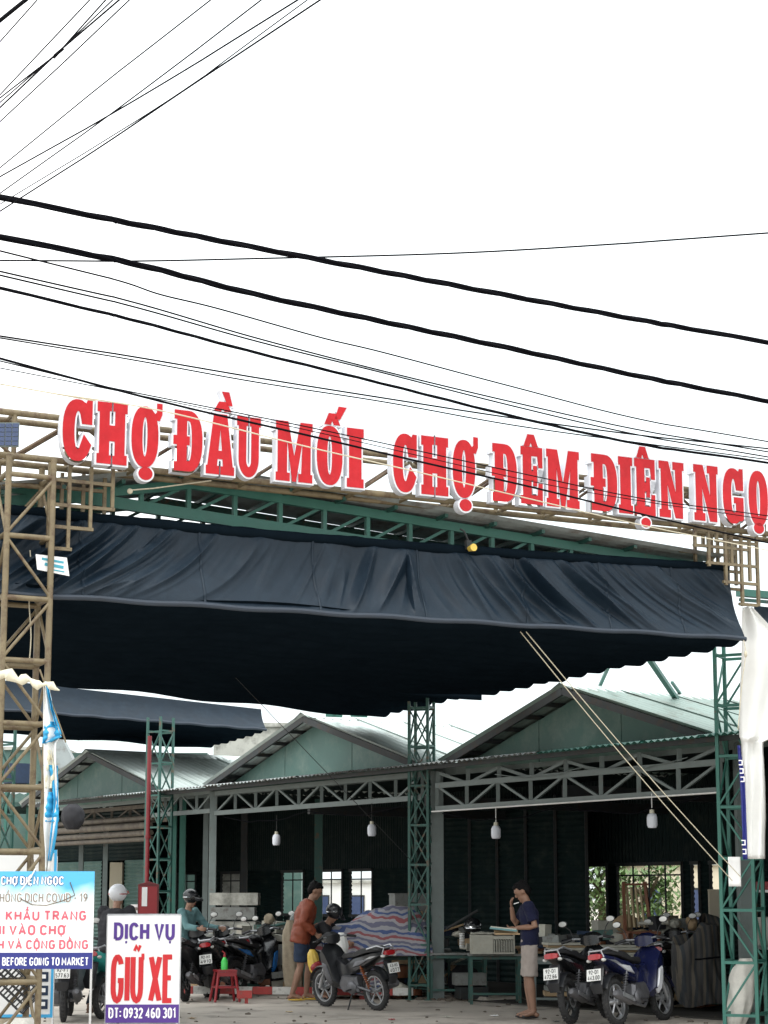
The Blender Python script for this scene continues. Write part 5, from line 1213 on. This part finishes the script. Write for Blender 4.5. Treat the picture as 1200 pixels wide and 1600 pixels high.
t = thing('foam_crate', 'dirty white slatted crate on the table beside the man in navy', 'crate', on(c, .725), -.03); W2, D2, H2 = .62, .45, .27
MB().box((0, 0, .012), (W2, D2, .024)).build('base', 'foam_box', t)
for y in (-1, 1):
    MB().box((-W2 * .24, y * D2 / 2, H2 / 2), (W2 * .5, .022, H2)).build('side', 'foam_box', t)
    for i in range(8): MB().box((W2 * .04 + i * .036, y * D2 / 2, H2 * .42), (.016, .018, H2 * .62)).build('slat', 'foam_box', t)
    MB().box((W2 * .25, y * D2 / 2, H2 * .86), (W2 * .5, .022, .05)).build('side', 'foam_box', t)
for x in (-1, 1): MB().box((x * W2 / 2, 0, H2 / 2), (.022, D2, H2)).build('side', 'foam_box', t)
MB().grid(lambda u, v: (-W2 / 2 + W2 * u, -D2 / 2 + D2 * v, H2 + .02 + .03 * noise.noise(Vector((u * 6, v * 4, 1)))), 16, 10).build('cover', 'foam_box', t, True, False, .01)
def boards(lab, c, z, n, w, d, rz, ms, cat='board stack', name='board_stack', th=.035):
    t = thing(name, lab, cat, on(c, z), rz); rnd = random.Random(lab)
    for i in range(n):
        MB().box((rnd.uniform(-.04, .04), rnd.uniform(-.04, .04), th * (i + .5)), (w * rnd.uniform(.85, 1.05), d * rnd.uniform(.85, 1.0), th * .86), Matrix.Rotation(rnd.uniform(-.12, .12), 4, 'Z')).build('board', ms[i % len(ms)], t)
    return t
boards('stack of dirty foam and cardboard sheets right of the man in navy', px_at(890, 25.95), .70, 6, .62, .5, 0, ['foam_box', 'cardboard', 'foam_box'])
boards('wider stack of pale sheets behind the dark red tailed motorbike', px_at(955, 26.1), .70, 5, .7, .6, .1, ['foam_box', 'foam_box', 'cardboard'])
boards('stack of grey boards on the table behind the navy motorbike', px_at(1035, 26.5), .74, 5, .8, .7, -.2, ['foam_box', 'table_top', 'cardboard'])
boards('few brown boards on the shelf behind the man in navy', px_at(828, 27.2), .72, 3, .4, .4, 0, ['cardboard', 'wood_brown'])
boards('stack of grey blocks on the shelf behind the grey left post', px_at(364, 31.5), .9, 3, .8, .5, 0, ['old_wall', 'table_top', 'old_wall'], 'block stack', 'block_stack', .24)
table('tall bench under the grey blocks at left', px_at(364, 31.5), 1.1, .7, .9, 0, 'dark_steel')
boards('cardboard cartons stacked under the barred window', px_at(1000, 28.2), .0, 5, 1.5, .6, .1, ['cardboard', 'foam_box', 'wood_pale'], 'carton stack', 'carton_stack', .24)
boards('pale cartons standing on the back shelf near the heap', px_at(625, 30.5), .0, 6, .6, .5, .1, ['old_wall', 'table_top', 'cardboard'], 'carton stack', 'carton_stack', .22)
boards('brown cartons at the foot of the heap under its table', px_at(540, 28.9), .02, 2, .7, .5, .1, ['cardboard', 'foam_box'], 'carton stack', 'carton_stack', .18)
boards('dark crates under the table left of the middle column', px_at(625, 28.9), .02, 3, .6, .5, .2, ['wood_brown', 'dark_steel'], 'crate stack', 'crate_stack', .16)
boards('crates on the floor under the table of the man in navy', px_at(735, 27.9), .02, 2, .5, .4, .2, ['dark_steel', 'table_top'], 'crate stack', 'crate_stack', .2)
boards('flattened boxes under the low table at right', px_at(900, 26.1), .1, 4, .9, .5, 0, ['dark_steel', 'cardboard', 'table_top'], 'box stack', 'box_stack', .07)
def heap(name, lab, cat, c, z, w, d, h, m, seed, part='cover', rz=0, spikes=.12, nx=50, pw=.5):
    t = thing(name, lab, cat, on(c, z), rz)
    def fn(u, v):
        x = (u - .5) * 2; y = (v - .5) * 2; e = max(0, 1 - abs(x) ** 3.2) * max(0, 1 - abs(y) ** 3)
        n_ = noise.noise(Vector((x * 1.8 + seed, y * 1.7, 0))); n2 = noise.noise(Vector((x * 7, y * 6, seed)))
        zz_ = h * (e ** pw) * (1 + .28 * n_ + .35 * x * (1 if seed < 3 else -.2)) + .05 * n2 * e ** .3
        return (x * w / 2 * (1 + .05 * n2), y * d / 2 * (1 + .04 * n_), max(0.0, zz_))
    MB().grid(fn, nx, 30).build(part, m, t, True, False); return t
heap('covered_heap', 'big heap covered with red, blue and white striped tarpaulin', 'covered heap', px_at(572, 28.6), .66, 2.05, 1.2, .62, 'striped_tarp', 2.0, 'tarpaulin')
cl = px_at(553, 28.15)
t = thing('tarpaulin_skirt', 'lower fold of striped tarpaulin hanging before the heap table', 'tarpaulin', on(cl, .0))
MB().grid(lambda u, v: (-.55 + 1.0 * u, .04 * math.sin(u * 22) * (1 - v), .12 + .56 * v + .06 * math.sin(u * 7) * (1 - v)), 40, 12).build('cloth', 'striped_tarp', t, True, False, .006)
# dark striped sheet over a parked load at the right
c = px_at(1103, 25.2)
t = thing('covered_load', 'upright load under a dark striped sheet beside the right column', 'covered load', c, .2)
def fn(u, v):
    a = math.pi * 2 * u; k = 1 - .10 * v ** 2 - (.55 if v > .97 else 0); f = 1 + .055 * math.sin(a * 15 + 2 * v + 2 * noise.noise(Vector((a, v * 2, 4)))) * (1.1 - v * .7) + .14 * noise.noise(Vector((math.cos(a) * 2, math.sin(a) * 2, v * 3)))
    return (.36 * math.cos(a) * k * f - .20 * v * (1 - v) - .12 * v, .26 * math.sin(a) * k * f, .10 + 1.02 * v + (.16 * math.cos(a) + .06 * math.sin(a * 3)) * v + (.03 * math.sin(a * 3) * (1 - v)))
MB().grid(fn, 90, 26).build('sheet', 'dark_striped', t, True, False)
MB().tube([(.42 * math.cos(i * .7), .28 * math.sin(i * .7), .72 + .02 * math.sin(i * 2)) for i in range(10)], .012, 6).build('tie', 'cable_black', t, True)
# sacks, bags
def sack(name, lab, c, w, d, h, m, seed, lean=0.0, rz=0, cat='sack'):
    t = thing(name, lab, cat, c, rz)
    def fn(u, v):
        a = 2 * math.pi * u; s_ = (math.sin(math.pi * min(1, v * .93 + .05)) ** .35) if v < .9 else .62 - (v - .9) * 2
        n_ = 1 + .16 * noise.noise(Vector((math.cos(a) * 1.5 + seed, math.sin(a) * 1.5, v * 3))) + .05 * math.sin(a * 9 + v * 6)
        return (w / 2 * math.cos(a) * s_ * n_ + lean * v, d / 2 * math.sin(a) * s_ * n_, h * v)
    MB().grid(fn, 36, 22).build('cloth', m, t, True, False)
    MB().tube([(w * .2 * math.cos(i * .8) + lean * .93, d * .2 * math.sin(i * .8), h * .93) for i in range(9)], .008, 5).build('tie', 'rope_cream', t, True)
    return t
sack('white_sack', 'crumpled white sack leaning on the foot of the right green column', px_at(1147, 22.6), .34, .3, .80, 'sack_white', 1.0, .14)
sack('beige_sack', 'tall beige sack standing behind the man in orange', px_at(461, 28.6), .34, .3, 1.18, 'beige_sack', 4.0, -.06)
sack('white_bag', 'white plastic bag slung in front of the bending person in black', P(536, 1493, 27.0), .17, .12, .33, 'cloth_white', 6.0, -.03, 0, 'bag')
t = sack('yellow_red_bag', 'yellow and red plastic bag hanging at the front of the middle motorbike', P(492, 1521, 26.7), .16, .12, .34, 'yellow_plastic', 7.0, -.04, 0, 'bag')
MB().ell((.03, -.02, .09), (.10, .075, .09), 12, 8).build('red_print', 'red_plastic', t, True)
sack('dark_bag', 'dark bulging bag on the ground behind the middle grey post', px_at(725, 28.6), .5, .4, .5, 'black_cloth', 8.0)
sack('white_sack', 'white sack on the shelf right of the right column at the frame edge', P(1193, 1478, 23.5), .34, .3, .36, 'sack_white', 9.0)
t = thing('side_stall', 'small stall with red fascia half cut by the right frame edge', 'stall', px_at(1215, 23.4))
MB().box((0, 0, P(1190, 1384, 23.4).z), (.5, .5, .10)).build('fascia', 'red_plastic', t); MB().box((0, 0, P(1190, 1390, 23.4).z - .02), (.52, .52, .03)).build('shelf', 'ink_white', t)
for z in (P(1190, 1478, 23.4).z - .02, .35): MB().box((0, 0, z), (.5, .5, .04)).build('shelf', 'table_top', t)
for x in (-.22, .22):
    for y in (-.22, .22): bar(t, 'leg', (x, y, 0), (x, y, P(1190, 1384, 23.4).z), .02, 'rust_dark', 'box')
# helmet with coiled lock on the table, chair, grey crates
t = thing('helmet', 'black helmet resting on the table left of the foam crate', 'helmet', P(738, 1450, 28.1)); h = MB().ell((0, 0, .03), (.14, .16, .13), 18, 10); h.build('shell', 'paint_black', t, True)
MB().grid(lambda u, v: (-.12 + .24 * u, -.14 - .05 * math.sin(math.pi * u) - .03 * v, .04 - .05 * v), 10, 3).build('visor', 'chrome', t, True, False, .004)
t = thing('cord_coil', 'pale coiled cord hanging at the left end of the crate', 'cord', P(722, 1470, 27.6)); h = MB()
for i in range(9): h.torus((0, 0, -.09 + .024 * i), .035, .008, 'Z', 14, 5)
h.build('coil', 'cloth_white', t, True)
c = P(998, 1462, 27.0)
t = thing('wooden_chair', 'brown wooden chair set up on the boards under the barred window', 'chair', c, .1)
for x in (-.20, .20): bar(t, 'back_post', (x, 0, -.1), (x * .8 - .04, .05, .78), .022, 'wood_brown', 'box')
bar(t, 'top_rail', (-.22, .05, .74), (.16, .05, .74), .05, 'wood_brown', 'box', .015)
for i in range(4): bar(t, 'slat', (-.13 + .075 * i, .01, .12), (-.12 + .065 * i - .03, .05, .7), .014, 'wood_pale', 'box')
MB().box((0, -.2, .05), (.46, .42, .035)).build('seat', 'wood_brown', t)
for x in (-.20, .20): bar(t, 'leg', (x, -.38, -.42), (x, -.38, .03), .02, 'wood_brown', 'box'); bar(t, 'leg', (x, 0, -.42), (x, 0, -.1), .02, 'wood_brown', 'box')
boards('two boards carrying the wooden chair', c.xy.to_3d(), c.z - .50, 2, .9, .7, 0, ['wood_brown', 'cardboard'])
for i, (px, py, Y, w, d, h_, m_, nm, cat, lab) in enumerate((
    (1115, 1392, 28.6, .16, .1, 1.2, 'cream_wall', 'cream_panel', 'panel', 'pale upright panel beside the barred window near the right column'),
    (345, 1482, 29.6, .5, .4, .3, 'red_plastic', 'plastic_crate', 'crate', 'dull red crate between the parked motorbikes at left'),
    (425, 1478, 30.0, .6, .4, .3, 'table_top', 'grey_crate', 'crate', 'grey crate on the table behind the left row'),
    (470, 1452, 30.3, .5, .4, .25, 'old_wall', 'grey_carton', 'carton', 'grey carton behind the man in orange'),
    (640, 1398, 31.0, .6, .5, .7, 'table_top', 'grey_cabinet', 'cabinet', 'dim grey cabinet behind the striped heap'))):
    p = P(px, py, Y); t = thing(nm, lab, cat, p, .05 * i); MB().box((0, 0, -h_ / 2), (w, d, h_)).build('body', m_, t)
    MB().box((0, 0, .012), (w * 1.05, d * 1.05, .024)).build('rim', m_, t)
q = P(113, 1296, 33.5); sack('dark_bundle', 'dark round bundle tied up under the eave at left beside the flag', q, .42, .36, .46, 'black_cloth', 3.0, 0, 0, 'bundle')
# rubbish at the tower foot
c = px_at(16, 17.9)
t = thing('plastic_basket', 'black open weave plastic basket tipped over inside the brown tower', 'basket', Vector((P(20, 1535, 17.9).x, 17.9, P(20, 1540, 17.9).z)), .3); t.rotation_euler = (0, .75, .3)
for i in range(12):
    for sy in (-.16, .16): MB().box((-.22 + .04 * i, sy, 0), (.010, .01, .26)).build('slat', 'black_plastic', t)
for z in (-.13, -.06, 0, .06, .13):
    for sy in (-.16, .16): MB().box((0, sy, z), (.47, .014, .012)).build('band', 'black_plastic', t)
for x in (-.235, .235): MB().box((x, 0, 0), (.012, .33, .27)).build('end', 'black_plastic', t)
sack('rubbish_bag', 'crumpled grey white rubbish bag at the foot of the brown tower', px_at(38, 17.6), .42, .4, .42, 'sack_white', 2.0)
sack('rubbish_bag', 'brownish rubbish bag left of the white one under the basket', px_at(8, 17.8), .44, .4, .40, 'beige_sack', 5.0)

# mixed goods piled in the shade of the hall
def goods(lab, c, z, w, d, h, n, rz=0):
    t = thing('goods_pile', lab, 'pile of goods', on(c, z), rz); rnd = random.Random(lab); ms = ['dark_steel', 'table_top', 'cardboard', 'black_cloth', 'beige_sack', 'jeans', 'wood_brown', 'foam_box', 'green_steel']
    for i in range(n):
        x = rnd.uniform(-w / 2, w / 2); y = rnd.uniform(-d / 2, d / 2); zz_ = h * rnd.random() ** 1.3 * (1 - .5 * abs(x) / w); a = rnd.uniform(.12, .3); b_ = rnd.uniform(.1, .24); q = rnd.uniform(.06, .2)
        R3 = Matrix.Rotation(rnd.uniform(-.9, .9), 4, 'Z') @ Matrix.Rotation(rnd.uniform(-.15, .15), 4, 'Y')
        k = rnd.random(); m_ = ms[rnd.randrange(len(ms))]
        if k < .5: MB().box((x, y, zz_ + q / 2), (a, b_, q), R3).build('carton', m_, t)
        elif k < .8:
            sd = rnd.random() * 9; o = MB().grid(lambda u, v: tuple(Vector((x, y, zz_ + q / 2)) + Vector((a * .6 * math.cos(6.283 * u) * math.sin(3.1416 * v), b_ * .6 * math.sin(6.283 * u) * math.sin(3.1416 * v), -q * .7 * math.cos(3.1416 * v))) * (1 + .35 * noise.noise(Vector((math.cos(6.283 * u) * 2 + sd, math.sin(6.283 * u) * 2, v * 4))))), 16, 10).build('bag', m_, t, True, False)
        else:
            L = rnd.uniform(.3, .7); o = MB().tube([(x - L / 2, y, zz_ + .05), (x + L / 2, y + rnd.uniform(-.1, .1), zz_ + rnd.uniform(.02, .35))], rnd.uniform(.012, .03), 7).build('stick', m_, t, True)
    return t
goods('jumble of dark goods on the shaded table by the grey middle post', px_at(712, 28.3), .70, .8, .45, .35, 16)
goods('jumble of bags and boxes on the table behind the left row of motorbikes', px_at(435, 30.2), .74, 1.2, .6, .40, 22)
goods('jumble of bags piled on the floor beneath the table of the left row', px_at(450, 29.8), .0, 1.3, .6, .45, 20)
goods('low jumble of goods under the striped heap table', px_at(590, 28.6), .0, 1.6, .6, .42, 26)
goods('flat goods and bags on the right tables behind the dark motorbike', px_at(905, 26.5), .74, 1.3, .6, .26, 26)
goods('pile of dark goods in front of the barred window', px_at(1030, 27.2), .74, 1.5, .7, .42, 34)
goods('goods stacked on the floor behind the navy motorbike', px_at(1000, 26.2), .0, 1.8, .5, .6, 30)
goods('goods heaped under the tables at the foot of the middle bay', px_at(690, 29.5), .0, 1.3, .6, .5, 20)
goods('sacks and sticks leaning near the covered load', px_at(1080, 26.0), .0, .7, .5, .9, 18)
goods('shaded heap of goods on the left below the green columns', px_at(300, 32.0), .0, 1.8, .7, 1.0, 30)
goods('small heap of goods on the back floor between the windows', px_at(520, 33.0), .0, 2.2, .8, 1.0, 34)
# litter on the yard
rnd = random.Random(21)
lt = [('flattened scrap of cardboard near the kneeling sign leg', 'cardboard', 300, 1592), ('crumpled white wrapper by the man in navy', 'ink_white', 772, 1588), ('brown dry leaf left of the middle motorbike', 'wood_pale', 452, 1582), ('small red wrapper before the middle column', 'red_plastic', 612, 1594), ('grey scrap of plastic near the right motorbikes', 'table_top', 868, 1597), ('small pale scrap near the middle of the yard', 'foam_box', 700, 1590)]
for lb_, m_, px, py in lt:
    g_ = G(px, py); t = thing('litter', lb_, 'litter', (g_.x, g_.y, .012), rnd.uniform(0, 3))
    MB().grid(lambda u, v: ((u - .5) * .11, (v - .5) * .08, .02 * noise.noise(Vector((u * 5, v * 5, px)))), 6, 5).build('scrap', m_, t, False, False, .002)
# ---------------------------------------------------------------- overhead cables
def PH(px, py, H):                       # the point at height H on the line of sight
    d = ray(px, py); return CAM + d * ((H - CAM_H) / d.z)
def cable(lab, pts, H, wpx, m='cable_black', twist=False, H2=None, group='overhead cables'):
    W_ = [PH(x, y, H + ((H2 - H) * (x / 1200) if H2 else 0)) for x, y in pts]
    a = W_[0] + (W_[0] - W_[1]).normalized() * 9; b = W_[-1] + (W_[-1] - W_[-2]).normalized() * 9
    W_ = [a] + W_ + [b]; Q = []
    for i in range(1, len(W_) - 2):
        p0, p1, p2, p3 = W_[i - 1], W_[i], W_[i + 1], W_[i + 2]
        for k in range(10):
            s_ = k / 10; Q.append(.5 * ((2 * p1) + (p2 - p0) * s_ + (2 * p0 - 5 * p1 + 4 * p2 - p3) * s_ * s_ + (3 * p1 - p0 - 3 * p2 + p3) * s_ ** 3))
    Q = [a] + Q + [W_[-2], b]
    # the spline may bow where the ends are added: keep the end points straight
    r = wpx * .58 * W_[len(W_) // 2].y / F_PX
    o = link('overhead_cable', None); o.location = Q[0]
    tag(o, lab, 'cable', group); m_ = MB()
    if twist:
        R2 = []
        for i in range(len(Q) - 1):
            n = max(2, int((Q[i + 1] - Q[i]).length / .12))
            for k in range(n): R2.append(Q[i].lerp(Q[i + 1], k / n))
        for q in range(3):
            T = []
            for i, p in enumerate(R2):
                an = i * .27 + q * 2.09 + .6 * noise.noise(Vector((i * .05, 0, 1))); k = r * .52 * (1 + .25 * noise.noise(Vector((i * .08, q, 0))))
                T.append(p + Vector((0, math.cos(an) * k, math.sin(an) * k)) - o.location)
            m_.tube(T, r * .55, 6)
    else: m_.tube([p - o.location for p in Q], r, 6)
    m_.build('strand', m, o, True)
tl0 = 'top left fan of cables'
fan = [([(0, 32), (40, 0)], 6.5, True, 'thick twisted cable cutting the very top left corner'), ([(0, 65), (58, 0)], 2.0, False, 'thin cable just below the thick twisted corner cable'),
       ([(0, 148), (70, 74), (140, 0)], 2.0, False, 'third cable out from the top left corner, the steepest of its bunch'),
       ([(0, 153), (90, 83), (165, 0)], 2.2, False, 'cable crossing the middle of the close left bunch, reaching the top edge first'),
       ([(0, 160), (90, 82), (176, 0)], 2.0, False, 'cable in the middle of the close left bunch'),
       ([(0, 168), (95, 78), (186, 0)], 2.6, False, 'heavier cable in the close left bunch'),
       ([(0, 190), (100, 97), (202, 0)], 2.0, False, 'lowest cable of the close left bunch'),
       ([(0, 262), (165, 128), (329, 0)], 2.0, False, 'single thin cable running alone between the two left bunches'),
       ([(0, 276), (150, 192), (300, 103), (465, 0)], 2.6, False, 'upper of the crossing cables in the wide bunch, flatter than its neighbour'),
       ([(0, 302), (150, 195), (300, 83), (408, 0)], 2.2, False, 'steeper crossing cable of the wide bunch'),
       ([(0, 319), (150, 228), (300, 132), (480, 0)], 1.8, False, 'thin cable nearly merged with the lowest of the wide bunch'),
       ([(0, 330), (150, 234), (300, 133), (500, 0)], 2.6, False, 'lowest and rightmost cable of the wide top left bunch')]
for i, (p_, w, tw, lb_) in enumerate(fan): cable(lb_, p_, 6.9 + .07 * (i % 5), w, twist=tw, group=tl0)
X = [
 ('upper thick twisted cable falling from left to right across the sky', [(0, 308), (200, 348), (400, 387), (600, 425), (800, 463), (1000, 500), (1200, 535)], 7.6, 8.5, 'cable_black', True),
 ('lower thick twisted cable falling from left to right across the sky', [(0, 370), (200, 410), (400, 460), (600, 503), (800, 545), (1000, 588), (1200, 627)], 7.3, 8.5, 'cable_black', True),
 ('single cable running almost level and rising to the right', [(0, 407), (200, 408), (400, 404), (700, 396), (950, 382), (1200, 364)], 7.9, 2.6, 'cable_black', False),
 ('wavy thin cable just under the lower thick one', [(0, 392), (180, 437), (250, 460), (340, 482), (500, 527), (600, 551), (800, 604), (1000, 655), (1200, 690)], 7.0, 2.4, 'cable_black', False),
 ('upper one of the close pair below the wavy cable', [(0, 424), (200, 470), (400, 528), (600, 580), (800, 628), (1000, 672), (1200, 706)], 6.8, 2.4, 'cable_black', False),
 ('lower one of the close pair below the wavy cable', [(0, 430), (200, 477), (400, 533), (600, 583), (800, 634), (1000, 680), (1200, 714)], 6.7, 2.4, 'cable_black', False),
 ('medium thick reddish black cable under the close pair', [(0, 450), (200, 498), (400, 551), (600, 600), (800, 650), (1000, 694), (1200, 723)], 6.6, 4.4, 'cable_black', True),
 ('upper one of two thin parallel cables above the lettering', [(0, 525), (200, 556), (400, 590), (600, 622), (800, 653), (1000, 680), (1200, 701)], 6.5, 2.4, 'cable_black', False),
 ('lower one of two thin parallel cables above the lettering', [(0, 528), (200, 561), (400, 597), (600, 628), (800, 664), (1000, 692), (1200, 718)], 6.4, 2.0, 'cable_black', False),
 ('dark cable crossing the front of the red letters', [(0, 560), (147, 600), (300, 639), (480, 680), (650, 720), (830, 761), (1010, 805), (1200, 848)], 5.25, 3.0, 'cable_black', False),
 ('thin dark wire just above the dark cable before the letters', [(0, 564), (160, 603), (480, 667), (830, 743), (1010, 780), (1200, 806)], 5.3, 1.6, 'cable_black', False),
 ('second thin dark wire above the dark cable before the letters', [(0, 575), (160, 606), (480, 672), (830, 752), (1010, 784), (1200, 812)], 5.3, 1.2, 'cable_black', False),
 ('thin cream wire crossing the front of the red letters lowest of all', [(0, 600), (80, 614), (253, 642), (480, 698), (650, 737), (830, 780), (1010, 822), (1200, 860)], 5.15, 1.8, 'rope_cream', False),
]
for (lb_, p_, H, w, m_, tw) in X: cable(lb_, p_, H, w, m_, tw)
